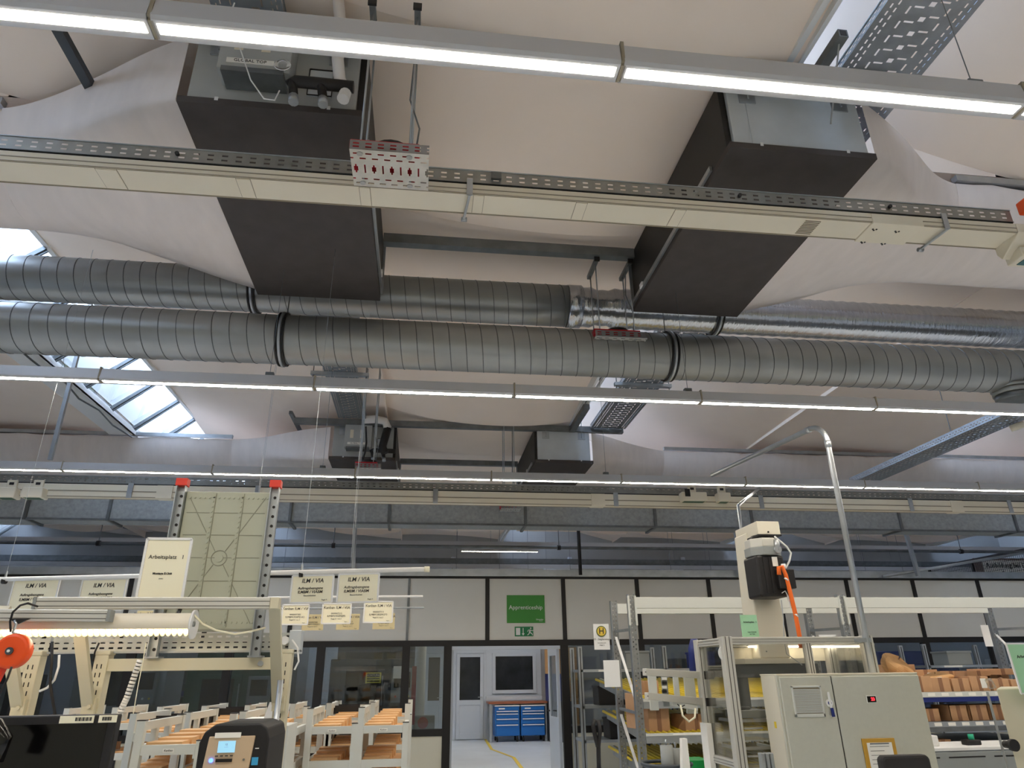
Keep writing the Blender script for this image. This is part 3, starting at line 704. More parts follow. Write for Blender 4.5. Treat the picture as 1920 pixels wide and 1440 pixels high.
# ------------------------------------------------------------------ rear room seen through the opening
YB = 20.84
def white_door(x0, x1, h, idx, outside=False):
    f = .10
    d = MB()
    d.box((x0 - .07, YB - .02, 0), (x0, YB + .04, h + .07)).box((x1, YB - .02, 0), (x1 + .07, YB + .04, h + .07)).box((x0, YB - .02, h), (x1, YB + .04, h + .07))
    d.box((x0 + .01, YB - .05, .02), (x0 + f, YB, h - .01)).box((x1 - f, YB - .05, .02), (x1 - .01, YB, h - .01)).box((x0 + f, YB - .05, h - f), (x1 - f, YB, h - .01)).box((x0 + f, YB - .05, .02), (x1 - f, YB, .16)).box((x0 + f, YB - .05, .86), (x1 - f, YB, .98))
    o = structure(d.build('door_%d' % idx, 'pvc_white', bevel=.004))
    MB().box((x0 + f, YB - .025, .16), (x1 - f, YB - .01, .86)).build('door_panel', 'pvc_white', o)
    MB().box((x0 + f, YB - .03, .98), (x1 - f, YB - .02, h - f)).build('door_pane', 'dark_pane', o)
    MB().cyl((x1 - .05, YB - .05, 1.05), (x1 - .05, YB - .1, 1.05), .012, 8).bar((x1 - .05, YB - .1, 1.05), (x1 - .16, YB - .1, 1.05), .02, .02).build('door_handle', 'galv', o)
    return o
M['dark_pane'] = mat('dark_reflective_pane', rgb(46, 50, 54), .12, 0, .35, 2.5)
M['day_pane'] = mat('pane_with_garden_behind', rgb(110, 130, 120), .15, 0, .5, 3.0)
white_door(1.05, 1.82, 2.18, 2)
dd = white_door(onY(795, 1300, YB).x, onY(829, 1300, YB).x + .02, 2.18, 3)
structure(MB().box((-3.0, YB + .0, 0), (3.45, YB + .05, 2.55)).build('wall_cabin', 'pvc_white'))
nwin += 1
wd = MB(); a, b, z0, z1 = 2.06, 3.30, 1.13, 2.18
wd.box((a, YB - .06, z0), (a + .09, YB, z1)).box((b - .09, YB - .06, z0), (b, YB, z1)).box((a + .09, YB - .06, z0), (b - .09, YB, z0 + .09)).box((a + .09, YB - .06, z1 - .09), (b - .09, YB, z1))
wo = structure(wd.build('window_%d' % nwin, 'pvc_white', bevel=.004))
MB().box((a + .08, YB - .035, z0 + .08), (b - .08, YB - .03, z1 - .08)).build('pane', 'dark_pane', wo)
# yellow floor line
pts = [onZ(x, y, .004) for x, y in ((910, 1386), (922, 1405), (963, 1420), (978, 1440))] + [onZ(1010, 1475, .004)]
g = MB()
for p, q in zip(pts, pts[1:]): g.bar(p, q, .07, .004)
structure(g.build('trim_floor_line', 'yellow'))
# green signs on the panel over the opening
def sign(name, px0, py0, px1, py1, m, label, y=12.015, cat='sign'):
    a, b = onY(px0, py0, y), onY(px1, py1, y)
    t = thing(name, ((a.x + b.x) / 2, y, b.z), label, cat)
    MB().box((a.x, y - .006, b.z), (b.x, y, a.z)).build('plate', m, t)
    return t, a, b
t, a, b = sign('wall_sign', 950, 1116, 1022, 1168, 'green_sign', 'green sign reading Apprenticeship on the partition above the doorway')
text(t, 'Apprenticeship', .094, ((a.x + b.x) / 2, 12.0085, a.z - .20), 'white')
text(t, 'Schneider', .032, (b.x - .09, 12.0085, b.z + .055), 'white'); text(t, 'Electric', .02, (b.x - .07, 12.0085, b.z + .033), 'white')
t, a, b = sign('exit_sign', 965, 1175, 1000, 1193, 'exit_green', 'small green emergency exit sign with arrow and running figure')
cx, cz = (a.x + b.x) / 2, (a.z + b.z) / 2; h = (a.z - b.z)
yy = 12.008
MB().box((a.x + .02, yy - .001, b.z + .02), (a.x + .09, yy, a.z - .02)).build('door_symbol', 'white', t)
MB().bar((cx - .015, yy, cz + .055), (cx - .015, yy, cz - .04), .012, .001, up=(0, 1, 0)).prism([(cx - .04, yy, cz - .03), (cx - .015, yy, cz - .065), (cx + .01, yy, cz - .03)], (0, .001, 0)).build('arrow_symbol', 'white', t)
g = MB()
k = cx + .105
for p, q, wd_ in (((k, cz + .03), (k - .01, cz - .015), .026), ((k - .01, cz - .015), (k + .03, cz - .035), .014), ((k + .03, cz - .035), (k + .035, cz - .06), .012), ((k - .01, cz - .015), (k - .03, cz - .045), .014), ((k - .03, cz - .045), (k - .05, cz - .055), .012), ((k, cz + .025), (k - .035, cz + .02), .011), ((k - .035, cz + .02), (k - .045, cz - .005), .010), ((k, cz + .025), (k + .03, cz + .01), .011), ((k + .03, cz + .01), (k + .05, cz + .015), .010)):
    g.bar((p[0], yy, p[1]), (q[0], yy, q[1]), wd_, .001, up=(0, 1, 0))
g.cyl((k + .008, yy, cz + .05), (k + .008, yy - .001, cz + .05), .012, 12)
g.build('running_figure', 'white', t)
# blue drawer workbench
t = thing('workbench', (2.65, 20.1, 0), 'workbench with reddish wooden top and blue drawers seen through the doorway', 'workbench')
MB().box((1.87, 19.85, .90), (3.44, 20.6, .95)).build('worktop', 'worktop', t, bevel=.004)
MB().box((1.87, 20.62, .98), (3.42, 20.7, 1.06)).build('back_ledge', 'pvc_white', t)
for x in (1.9, 3.36):
    for y in (19.9, 20.5): MB().box((x, y, 0), (x + .06, y + .06, .90)).build('leg', 'galv', t)
for k, (x0, x1) in enumerate(((2.04, 2.69), (2.73, 3.38))):
    c = thing('drawer_cabinet', ((x0 + x1) / 2, 20.1, .1), ('left' if k == 0 else 'right') + ' blue rolling drawer cabinet under the wooden workbench top', 'drawer cabinet')
    MB().box((x0, 19.9, .14), (x1, 20.45, .86)).build('body', 'blue', c)
    MB().box((x0 - .005, 19.87, .84), (x1 + .005, 20.46, .87)).build('top_plate', 'white', c)
    zs = [.15, .42, .56, .68, .745, .83]
    for z0, z1 in zip(zs, zs[1:]):
        dr = MB().box((x0 + .03, 19.885, z0 + .008), (x1 - .03, 19.90, z1 - .006)).build('drawer', 'blue', c, bevel=.002)
        if z1 < .8: MB().box((x0 + .04, 19.86, z1 - .035), (x1 - .04, 19.885, z1 - .015)).build('handle', 'white', dr)
    MB().box((x0 + .1, 19.882, .77), (x0 + .26, 19.886, .80)).build('label_plate', 'paper', c)
    for x in (x0 + .06, x1 - .06):
        for y in (19.95, 20.4):
            MB().cyl((x - .02, y, .05), (x + .02, y, .05), .05, 14).cyl((x, y, .05), (x, y, .14), .012, 8).build('castor', 'black', c)
t = thing('blue_machine', (3.85, 19.5, 0), 'dark blue machine cabinet right of the drawer workbench in the rear room', 'machine')
MB().box((3.45, 19.4, 0), (4.0, 20.2, .95)).build('base', 'machine_dk', t); MB().box((3.40, 19.3, .96), (3.95, 19.9, 1.62)).build('hood', 'navy', t, bevel=.01)
tag(MB().box((3.5, 20.4, 0), (4.4, 20.45, 2.3)).build('yellow_grid_panel', 'kraft'), 'yellowish grid panel above the dark blue machine cabinet', 'panel')
# machines behind the panes
def machine(name, x0, x1, y, h, m, label, extra=None):
    t = thing(name, ((x0 + x1) / 2, y + .5, 0), label, 'machine')
    w_ = x1 - x0
    MB().box((x0, y, 0), (x1, y + 1.1, h * .86)).box((x0 + w_ * .06, y + .15, h * .86), (x1 - w_ * .06, y + 1.0, h)).build('body', m, t, bevel=.02)
    MB().box((x0 + w_ * .12, y - .03, h * .42), (x0 + w_ * .60, y, h * .80)).build('sliding_door', m, t, bevel=.008)
    MB().box((x0 + w_ * .18, y - .035, h * .50), (x0 + w_ * .52, y - .028, h * .76)).build('door_window', 'black_gloss', t)
    MB().box((x0 + w_ * .68, y - .12, h * .50), (x0 + w_ * .92, y, h * .78)).build('control_panel', 'machine_gy', t, bevel=.006)
    MB().box((x0 + w_ * .71, y - .125, h * .62), (x0 + w_ * .89, y - .118, h * .75)).build('screen', 'black_gloss', t)
    for i in range(3): MB().cyl((x0 + w_ * (.73 + .07 * i), y - .13, h * .55), (x0 + w_ * (.73 + .07 * i), y - .12, h * .55), .02, 10).build('button', ('red', 'white', 'yellow')[i], t)
    MB().bar((x0 + w_ * .58, y - .06, h * .48), (x0 + w_ * .58, y - .06, h * .72), .02, .02, up=(0, 1, 0)).build('door_handle', 'galv', t)
    MB().box((x0 + w_ * .05, y - .01, .08), (x0 + w_ * .95, y - .002, h * .34)).build('service_cover', m, t, bevel=.004)
    return t
mt_ = machine('machine_tool', -1.75, .05, 15.2, 2.25, 'machine_dk', 'dark machine with a yellow warning notice behind the pane left of the doorway')
# warning notice on the machine
a, b = onY(686, 1261, 15.14), onY(714, 1281, 15.14)
t = thing('warning_notice', ((a.x + b.x) / 2, 15.14, b.z), 'yellow warning notice with black header on the dark machine', 'notice')
MB().box((a.x, 15.15, b.z), (b.x, 15.17, a.z)).build('plate', mat('notice_yellow', rgb(236, 226, 90), .6), t)
MB().box((a.x + .03, 15.145, a.z - .085), (b.x - .03, 15.15, a.z - .02)).build('header', 'black', t)
text(t, 'ACHTUNG', .06, ((a.x + b.x) / 2, 15.143, a.z - .053), 'paper_cream')
for i in range(3): MB().box((a.x + .03, 15.146, a.z - .125 - i * .045), (b.x - .03, 15.15, a.z - .105 - i * .045)).build('text_line', 'black', t)
a, b = onY(738, 1249, 15.06), onY(752, 1272, 15.06)
tag(MB().box((a.x, 15.06, b.z), (b.x, 15.075, a.z)).build('paper_sheet', 'paper'), 'white paper sheet right of the yellow warning notice', 'paper')
t, a, b = sign('machine_emblem', 732, 1289, 746, 1300, 'black', 'small black plate with outlined yellow letter M beside the doorway pane', 15.195)
text(t, 'M', .11, ((a.x + b.x) / 2, 15.188, (a.z + b.z) / 2), 'yellow', bold=.004)
machine('machine_tool', -4.3, -2.6, 14.6, 2.1, 'machine_gn', 'dark green machine behind the pane next to the right bench upright')
machine('machine_tool', -6.6, -4.9, 15.4, 2.3, 'machine_gy', 'light grey machine cabinet behind the pane below the tilted container')
machine('machine_tool', -9.5, -7.4, 15.0, 2.0, 'machine_dk', 'black machinery behind the pane between the left bench posts')
machine('machine_tool', 4.1, 5.0, 14.8, 1.9, 'machine_gy', 'light grey machine behind the pane right of the open door leaf')
machine('machine_tool', 5.5, 7.6, 15.5, 1.9, 'machine_dk', 'dark machine behind the pane above the yellow roller beds')
machine('machine_tool', 9.9, 12.2, 15.5, 2.0, 'navy', 'dark blue machine behind the panes above the shelf of cartons')
machine('machine_tool', 13.2, 15.2, 14.8, 2.1, 'machine_gy', 'grey machine behind the pane at the far right')
t = thing('storage_cabinet', (-5.6, 19.5, 0), 'shelf cabinet with rows of small blue bins behind the left panes', 'cabinet')
MB().box((-7.4, 19.6, 0), (-3.2, 20.4, 2.1)).build('body', 'machine_dk', t)
for z in (1.2, 1.5, 1.8): MB().box((-7.3, 19.35, z), (-3.3, 19.6, z + .02)).build('shelf', 'galv_dark', t)
for i in range(26):
    o = tag(MB().box((-7.2 + i * .15, 19.4, 1.22), (-7.08 + i * .15, 19.58, 1.34)).build('small_bin', 'navy'), 'small dark blue bin in the row on the cabinet shelf behind the left panes', 'bin', 'small blue bins behind the left panes')
# round column and grey box with red round by the narrow pane
tag(MB().cyl((onY(786, 1300, 13.4).x, 13.4, 0), (onY(786, 1300, 13.4).x, 13.4, 2.4), .10, 20).build('round_column', 'wall_panel'), 'pale round column behind the narrow pane left of the doorway', 'column')
c = onY(795, 1355, 12.4)
t = thing('hose_box', (c.x, 12.5, c.z - .09), 'grey box with round red hose reel behind the narrow pane', 'box')
MB().box((c.x - .17, 12.4, c.z - .1), (c.x + .17, 12.6, c.z + .1)).build('case', 'machine_gy', t, bevel=.008)
MB().cyl((c.x - .02, 12.33, c.z), (c.x - .02, 12.4, c.z), .085, 20).cyl((c.x - .02, 12.31, c.z), (c.x - .02, 12.33, c.z), .05, 20).build('red_reel', 'red', t)
MB().box((c.x - .1, 12.4, 0), (c.x + .1, 12.6, c.z - .1)).build('stand', 'galv_dark', t)
tag(MB().box((onY(776, 1300, 12.2).x - .04, 12.09, .9), (onY(776, 1300, 12.2).x + .03, 12.12, 1.75)).build('red_notice_strip', 'red'), 'narrow red strip beside the black post left of the doorway', 'strip')
# unseen lamps added behind the partition to light the rear room
for (x, y) in ((0.4, 14.6), (1.9, 14.6), (-4, 14.8), (5, 14.6), (0.6, 18.6), (2.1, 18.6), (-5, 18.4), (6.5, 18.4), (9.5, 14.6), (12, 18.4)):
    o = copy_tree(lamp0); o.location = (x, y, 2.85); o['label'] = 'added unseen lamp behind the partition panels, lighting the rear room'; o['group'] = 'added rear room lamps'
    MB().cyl((.3, 0, .05), (.3, 0, 3.1), .004, 5).cyl((1.2, 0, .05), (1.2, 0, 3.1), .004, 5).build('hanging_wire', 'galv_dark', lamp0).parent = o
# mesh railing and banner at the far right
p0, p1 = onY(1742, 1066, 17.0), onY(1800, 1000, 17.0)
t = thing('mesh_railing', (12.5, 17, 3.3), 'black wire mesh railing above the partition at the far right', 'railing')
A = onY(1742, 1066, 16.0); B = onY(1935, 1028, 13.0)
A0 = Vector((A.x, A.y, A.z - .62)); B0 = Vector((B.x, B.y, B.z - .62))
MB().bar(A, B, .05, .05).bar(A0, B0, .04, .04).bar(A, A0, .05, .05, up=(0, 1, 0)).bar(A.lerp(B, .45), A0.lerp(B0, .45), .05, .05, up=(0, 1, 0)).bar(B, B0, .05, .05, up=(0, 1, 0)).build('rail_frame', 'black', t)
g = MB()
for i in range(60): g.bar(A.lerp(B, i / 60), A0.lerp(B0, i / 60), .006, .006, up=(0, 1, 0))
for i in range(8): g.bar(A.lerp(A0, i / 8), B.lerp(B0, i / 8), .006, .006)
g.build('wire_mesh', 'black', t)
a, b = onY(1862, 1062, 14.6), onY(1922, 1052, 14.4)
t = thing('banner', (a.x + .9, 14.9, 3.3), 'dark picture banner with white headline text behind the railing at the far right', 'banner')
MB().box((a.x - .15, 14.95, 3.22), (a.x + 2.4, 14.97, 4.0)).build('print', mat('banner_print', rgb(120, 104, 100), .7, 0, .4, 1.6), t)
MB().box((a.x + .05, 14.94, 3.56), (a.x + 2.4, 14.95, 3.95)).build('headline_field', 'wall_panel', t)
text(t, 'Ausbildung bei Schneider', .15, (a.x + .12, 14.938, 3.83), 'black', align='LEFT', bold=.003)
text(t, 'Fertigen - wir bilden aus', .13, (a.x + .5, 14.938, 3.65), 'black', align='LEFT', bold=.002)
a, b = onZ(1655, 1082, 3.28), onY(1925, 1036, 11.9)
tag(MB().cyl((onY(1655, 1081, 11.9).x, 11.9, onY(1655, 1081, 11.9).z), b, .025, 10).build('handrail', 'galv'), 'bright thin metal rail slanting in front of the mesh railing', 'rail')

# ------------------------------------------------------------------ assembly bench on the left
YBN, YR = 3.40, 3.05
M['perf_bench'] = perforated('bench_strip_perforation', rgb(196, 198, 192), .038, .02, [.015, .038, .061], .008, metal=.5)
def slots(g, x, y, z0, z1, n=2, w_=.004):
    k = z0
    while k < z1:
        for dx in (-.009, .009): g.box((x + dx - w_ / 2, y - .0012, k), (x + dx + w_ / 2, y + .001, k + .018))
        k += .034
    return g
def bench_post(parent, x, ztop=1.70, full=True):
    MB().box((x - .028, YBN - .03, .0), (x + .028, YBN + .03, ztop)).build('post', 'beige', parent, bevel=.003)
    slots(MB(), x - .003, YBN - .03, 1.0, 1.67).build('post_slots', 'black', parent)
    MB().prism([(x - .032, YBN - .032, ztop), (x + .032, YBN - .032, ztop), (x + .032, YBN + .032, ztop), (x - .032, YBN + .032, ztop)], (0, 0, .018)).build('post_cap', 'beige', parent, bevel=.004)
def strut(parent, x, zlo=1.50):
    MB().bar((x - .01, YBN - .035, zlo), (x - .01, YR + .02, 1.87), .045, .022).build('strut', 'beige', parent)
    MB().box((x - .03, YBN - .05, zlo - .03), (x + .02, YBN - .028, zlo + .03)).cyl((x - .0, YBN - .06, zlo), (x, YBN - .05, zlo), .008, 8).build('strut_bracket', 'beige', parent)
b1 = thing('assembly_workbench', (-.97, YBN, 0), 'beige steel bench frame with slotted uprights carrying the tube lamp, container and sign', 'workbench')
for x in (-1.352, -.587): bench_post(b1, x); strut(b1, x)
MB().box((-1.38, YBN - .022, 1.635), (-.56, YBN + .022, 1.685)).build('top_beam', 'beige', b1, bevel=.002)
MB().cyl((-.69, YBN - .03, 1.66), (-.69, YBN - .02, 1.66), .012, 10).build('bolt', 'galv', b1)
MB().box((-1.4, YBN - .35, .92), (-.55, YBN + .35, .96)).build('worktop', 'cab', b1, bevel=.003)
MB().quad([(-1.59, YBN + .03, 1.715), (-.53, YBN + .03, 1.715), (-.53, YBN + .03, 1.79), (-1.59, YBN + .03, 1.79)], [(0, 0), (1.07, 0), (1.07, .076), (0, .076)]).build('perforated_strip', 'perf_bench', b1, fix=False)
MB().box((-1.59, YBN + .0, 1.708), (-.53, YBN + .035, 1.715)).build('strip_edge', 'galv', b1)
MB().box((-.585, YBN - .0, 1.70), (-.53, YBN + .07, 1.80)).build('end_box', 'box_sheet', b1, bevel=.004)
MB().cyl((-.60, YBN - .02, 1.755), (-.60, YBN + .01, 1.755), .018, 14).build('cable_gland', 'white', b1)
MB().tube([onY(548, 1200, 3.38), onY(558, 1215, 3.36), onY(560, 1240, 3.36), onY(552, 1256, 3.36)], .004, 6).build('grey_cable', 'white', b1)
b2 = thing('assembly_workbench', (-1.63, YBN, 0), 'beige slotted bench upright at the left behind the orange balancer', 'workbench')
bench_post(b2, -1.625); strut(b2, -1.625, 1.50)
MB().quad([(-2.6, YBN + .03, 1.715), (-1.60, YBN + .03, 1.715), (-1.60, YBN + .03, 1.79), (-2.6, YBN + .03, 1.79)], [(0, 0), (1.0, 0), (1.0, .076), (0, .076)]).build('perforated_strip', 'perf_bench', b2, fix=False)
MB().box((-2.6, YBN - .022, 1.635), (-1.60, YBN + .022, 1.685)).build('top_beam', 'beige', b2, bevel=.002)
MB().box((-2.6, YBN - .35, .92), (-1.6, YBN + .35, .96)).build('worktop', 'cab', b2, bevel=.003)
def alu_rail(p0, p1, label, w_=.045):
    t = thing('aluminium_rail', (p0[0], p0[1], p0[2]), label, 'rail')
    a, b = Vector(p0), Vector(p1)
    MB().bar(a, b, w_, w_).build('profile', 'alu', t, bevel=.003)
    d = (b - a).normalized()
    for z in (-.012, .006):
        MB().bar(a + Vector((0, -w_ / 2, z)) , b + Vector((0, -w_ / 2, z)), .001, .003).build('groove', 'alu_dk', t)
    MB().bar(a - d * .012, a, w_, w_).build('end_cap', 'machine_gy', t)
    return t
xa = onY(72, 1132, YR).x; xb = onY(508, 1130, YR).x
alu_rail((xa, YR, 1.883), (xb, YR, 1.883), 'long aluminium rail with end cap carrying the Arbeitsplatz sign')
MB().box((xb, YR - .022, 1.86), (xb + .035, YR + .03, 1.905)).build('rail_bracket', 'beige', b1, bevel=.003)
alu_rail((onY(204, 1155, 2.95).x, 2.95, 1.828), (-2.4, 2.95, 1.838), 'shorter aluminium rail at the left edge from which the orange balancer hangs', .042)
# tube lamp
t = thing('tube_lamp', (-1.3, 3.0, 1.76), 'horizontal white tube shaped bench lamp glowing below', 'lamp')
x1 = onY(358, 1172, 3.0).x
yc, zc = 3.02, 1.800
g = MB(); n = 22; sec = [(yc - .05 * math.sin(a), zc + .043 * math.cos(a)) for a in [math.radians(-115 + 230 * i / n) for i in range(n + 1)]]
g.grid(lambda u, v: (-2.3 + (x1 + 2.3) * u, sec[round(v * n)][0], sec[round(v * n)][1]), 1, n)
g.build('lamp_shade', 'cream', t, fix=False)
MB().cyl((x1, yc, zc), (x1 + .008, yc, zc), .055, 24).build('end_disc', 'white', t)
MB().cyl((x1 + .008, yc - .02, zc), (x1 + .014, yc - .02, zc), .01, 10).build('end_screw', 'galv', t)
M['tube_emit'] = mat('bench_tube_glow', (1.0, .88, .70, 1), .5, emit=9.0)
MB().box((-2.28, yc - .028, zc - .030), (x1 - .01, yc + .028, zc - .022)).build('glowing_tube', 'tube_emit', t)
M['louvre'] = mat('louvre_reflector', rgb(240, 225, 170), .3, .1)
g = MB(); x = -2.26
while x < x1 - .02:
    g.prism([(x, yc - .04 * math.cos(a), zc - .018 - .026 * math.sin(a)) for a in [PI * k / 8 for k in range(9)]], (.0015, 0, 0)); x += .022
g.build('louvre_fins', 'louvre', t)
MB().cyl((-.96, yc, zc + .03), (-.96, YR, 1.87), .008, 8).cyl((-1.5, yc, zc + .04), (-1.5, YR, 1.87), .008, 8).build('lamp_hanger', 'black', t)
MB().tube([onY(363, 1152, 3.0), onY(380, 1170, 3.02), onY(405, 1182, 3.05), onY(440, 1189, 3.08), onY(470, 1184, 3.1), onY(497, 1177, 3.15)], .004, 8).build('lamp_cable', 'paper_cream', t)
MB().tube([onY(274, 1205, 2.97), onY(268, 1240, 2.97), onY(258, 1290, 2.97), onY(250, 1338, 2.97)], .0018, 5).build('pull_cord', 'paper_cream', t)
# container standing against galvanised uprights
zc0, zc1 = 1.80, 2.42
t = thing('tilted_container', (-.93, YBN - .02, zc0), 'grey green plastic container standing on edge, its ribbed bottom facing the viewer', 'container')
xl, xr = -1.118, -.735; yb = YBN - .045
MB().box((xl, yb, zc0), (xr, yb + .17, zc1)).build('shell', 'box_green', t, bevel=.006)
for k in range(1, 3):
    x = xl + (xr - xl) * k / 3
    MB().box((x - .008, yb - .006, zc0 + .01), (x + .008, yb, zc1 - .01)).build('rib', 'box_green', t)
    MB().box((x + .008, yb - .003, zc0 + .01), (x + .011, yb, zc1 - .01)).build('rib_groove', 'box_green_dk', t)
    g = MB(); z = zc0 + .02
    while z < zc1 - .02: g.cyl((x, yb - .011, z), (x, yb - .006, z), .0055, 8); z += .024
    g.build('rib_studs', 'box_green', t)
for k in range(1, 6):
    z = zc0 + (zc1 - zc0) * (k / 6); MB().box((xl + .015, yb - .002, z), (xr - .015, yb, z + .003)).build('cross_line', 'box_green_dk', t)
cx, cz = (xl + xr) / 2, (zc0 + zc1) / 2
MB().tube([(cx + .034 * math.cos(a), yb - .001, cz + .034 * math.sin(a)) for a in [2 * PI * k / 32 for k in range(33)]], .0022, 6, cap=False).build('centre_ring', 'box_green_dk', t)
MB().cyl((cx, yb - .006, cz), (cx, yb, cz), .018, 20).build('centre_boss', 'box_green', t)
for sx, sz in ((1, 1), (1, -1), (-1, 1), (-1, -1)):
    MB().bar((cx + sx * .022, yb - .0015, cz + sz * .03), (cx + sx * .175, yb - .0015, cz + sz * .285), .003, .003, up=(0, 1, 0)).build('diagonal_line', 'box_green_dk', t)
for z in (zc1 - .03, zc0 + .03):
    g = MB(); x = xl + .02
    while x < xr - .01: g.cyl((x, yb - .006, z), (x, yb, z), .005, 8); x += .022
    g.build('edge_studs', 'box_green', t)
for k, x in enumerate((xl - .022, xr + .022)):
    u = thing('slotted_upright', (x, YBN - .04, 1.64), 'galvanised slotted upright with red cap at the ' + ('left' if k == 0 else 'right') + ' side of the standing container', 'upright')
    g = MB().box((x - .021, YBN - .04, 1.69), (x + .021, YBN - .035, 2.45)).box((x - .021, YBN - .07, 1.69), (x - .017, YBN - .035, 2.45)).box((x + .017, YBN - .07, 1.69), (x + .021, YBN - .035, 2.45))
    g.build('channel', 'galv', u)
    z = 1.72
    while z < 2.42: MB().cyl((x, YBN - .043, z), (x, YBN - .041, z), .007, 10).build('round_hole', 'black', u); z += .045
    MB().box((x - .026, YBN - .075, 2.44), (x + .026, YBN - .03, 2.475)).build('red_cap', mat('red_cap_plastic', rgb(225, 60, 40), .5), u, bevel=.002)
    MB().box((x - .03, YBN - .06, 1.685), (x + .03, YBN + .01, 1.692)).build('foot_flange', 'galv', u)
# Arbeitsplatz sign standing on the rail
def paper_sign(TL, TR_, BL, lines, label, m='paper', y=None, name='info_sign', group=None, frame=None):
    TL, TR_, BL = Vector(TL), Vector(TR_), Vector(BL)
    BR = TR_ + BL - TL; n = (TR_ - TL).cross(BL - TL).normalized()
    if n.y > 0: n = -n
    t = thing(name, (TL + TR_ + BL + BR) / 4 - Vector((0, 0, (TL - BL).length / 2)), label, 'sign', group)
    g = MB(); A = [g.bm.verts.new(p) for p in (TL, TR_, BR, BL)]; B = [g.bm.verts.new(p - n * .004) for p in (TL, TR_, BR, BL)]
    g.bm.faces.new(A); g.bm.faces.new(B[::-1])
    for i in range(4): g.bm.faces.new((A[i], A[(i + 1) % 4], B[(i + 1) % 4], B[i]))
    g.build('sheet', m, t)
    r = (TR_ - TL); d = (BL - TL)
    if frame:
        for p, q in ((TL, TR_), (BL, BR), (TL, BL), (TR_, BR)): MB().bar(p, q, .010, .008, up=n).build('sleeve_edge', frame, t)
    for (s, u, v, sz, mm, bo, sh) in lines:
        text(t, s, sz, TL + r * u + d * v, mm, normal=n, up=-d, bold=bo, italic=sh)
    return t
Ys = 3.10
paper_sign(onY(277, 1010, Ys), onY(360, 1011, Ys), Vector((onY(277, 1010, Ys).x, Ys, 1.905)), [('Arbeitsplatz   1', .5, .31, .023, 'ink', 0, 0), ('Montage E-Unit', .47, .585, .012, 'ink', .0004, 0), ('(ISS01)', .46, .67, .006, 'ink_soft', 0, 0)], 'white portrait sign reading Arbeitsplatz 1 standing on the aluminium rail', 'paper_cream', frame='white')
# hanging bars with signs
ZH = 2.207
def bar_y(px): return 4.9 + (4.47 - 4.9) * (px - 65) / 605.0
def onbar(px, py): return onY(px, py, bar_y(px))
t = thing('hanging_bar', (-1.2, 4.7, ZH), 'long white horizontal bar from which the ILM / VIA signs hang', 'bar')
p = onY(-160, 1082, bar_y(-160)); q = onbar(805, 1068)
MB().cyl((p.x, p.y, ZH + .0), (q.x, q.y, ZH + .0), .014, 10).build('bar', 'white', t)
MB().cyl((q.x - .03, q.y, ZH), (q.x + .002, q.y, ZH), .017, 10).build('end_cap', 'paper_cream', t)
for px in (12, 565):
    a = onbar(px, 1075); MB().cyl((a.x, a.y, ZH), (a.x, a.y, 4.6 if px > 500 else 4.72), .0014, 5).cyl((a.x, a.y, ZH), (a.x, a.y, ZH + .05), .008, 6).build('suspension_wire', 'galv', t)
    MB().cyl((a.x - .012, a.y, ZH - .01), (a.x + .012, a.y, ZH - .01), .02, 8).build('hook', 'black', t)
for (x0, y0, x1, y1, xb_, yb_, label) in ((28, 1087, 113, 1087, 16, 1150, 'leftmost hanging ILM / VIA sign, above the short aluminium rail'), (156, 1087, 239, 1086, 146, 1146, 'second hanging ILM / VIA sign from the left, beside the Arbeitsplatz sign'),
                                     (549, 1080, 626, 1078, 543, 1131, 'hanging ILM / VIA sign just right of the standing container'), (636, 1077, 711, 1075, 633, 1130, 'rightmost hanging ILM / VIA sign, nearest the bar end')):
    A, B = onbar(x0, y0), onbar(x1, y1); C_ = Vector((A.x, A.y, onbar(xb_, yb_).z)); B.z = A.z
    s = paper_sign(A, B, C_, [('ILM / VIA', .5, .2, .036, 'ink', .0004, .15), ('Auftragsbezogene', .46, .47, .022, 'ink', .0002, .15), ('ILMBM / VIABM', .46, .61, .024, 'ink', .0003, .15), ('Baueinheiten', .46, .74, .015, 'ink_soft', 0, 0), ('Regal A', .82, .9, .011, 'ink_soft', 0, 0)], label, 'paper_cream', group='ILM / VIA signs on the bar', frame='white')
    for P in (A, B): MB().cyl(P, (P.x, P.y, ZH + .012), .003, 5).build('hanging_loop', 'galv', s)
def thin_bar(pa, pb, ya, yb_, label, m='white', r_=.008):
    a, b = onY(*pa, ya), onY(*pb, yb_); z = (a.z + b.z) / 2
    tt = thing('hanging_bar', ((a.x + b.x) / 2, (ya + yb_) / 2, z), label, 'bar')
    MB().cyl((a.x, a.y, z), (b.x, b.y, z), r_, 8).build('bar', m, tt)
    for f in (.05, .6): MB().cyl(a.lerp(b, f) * 1 + Vector((0, 0, z - a.lerp(b, f).z)), Vector((a.lerp(b, f).x, a.lerp(b, f).y, 5.3)), .0012, 5).build('suspension_wire', 'galv', tt)
thin_bar((440, 1124), (793, 1115), 5.85, 5.72, 'thin white bar with the row of pale Kanban signs')
thin_bar((440, 1142), (795, 1139), 6.7, 6.6, 'thin grey bar farther back with the yellowish Kanban signs', 'galv')
def kan(x0, y0, x1, xb_, yb_, Y, lines, label, m):
    A, B = onY(x0, y0, Y), onY(x1, y0 - 1, Y); B.z = A.z; C_ = Vector((A.x, Y, onY(xb_, yb_, Y).z))
    s = paper_sign(A, B, C_, lines, label, m, group=None, frame='white' if m == 'paper_cream' else None)
KL = lambda a, b: [('Kanban ILM / VIA', .5, .2, .028, 'ink_soft', .0003, 0), (a, .5, .50, .017, 'ink_soft', 0, 0), (b, .5, .63, .019, 'ink_soft', 0, 0), ('Regal A / von 3', .5, .77, .013, 'ink_soft', 0, 0), ('Region', .85, .92, .008, 'ink_soft', 0, 0)]
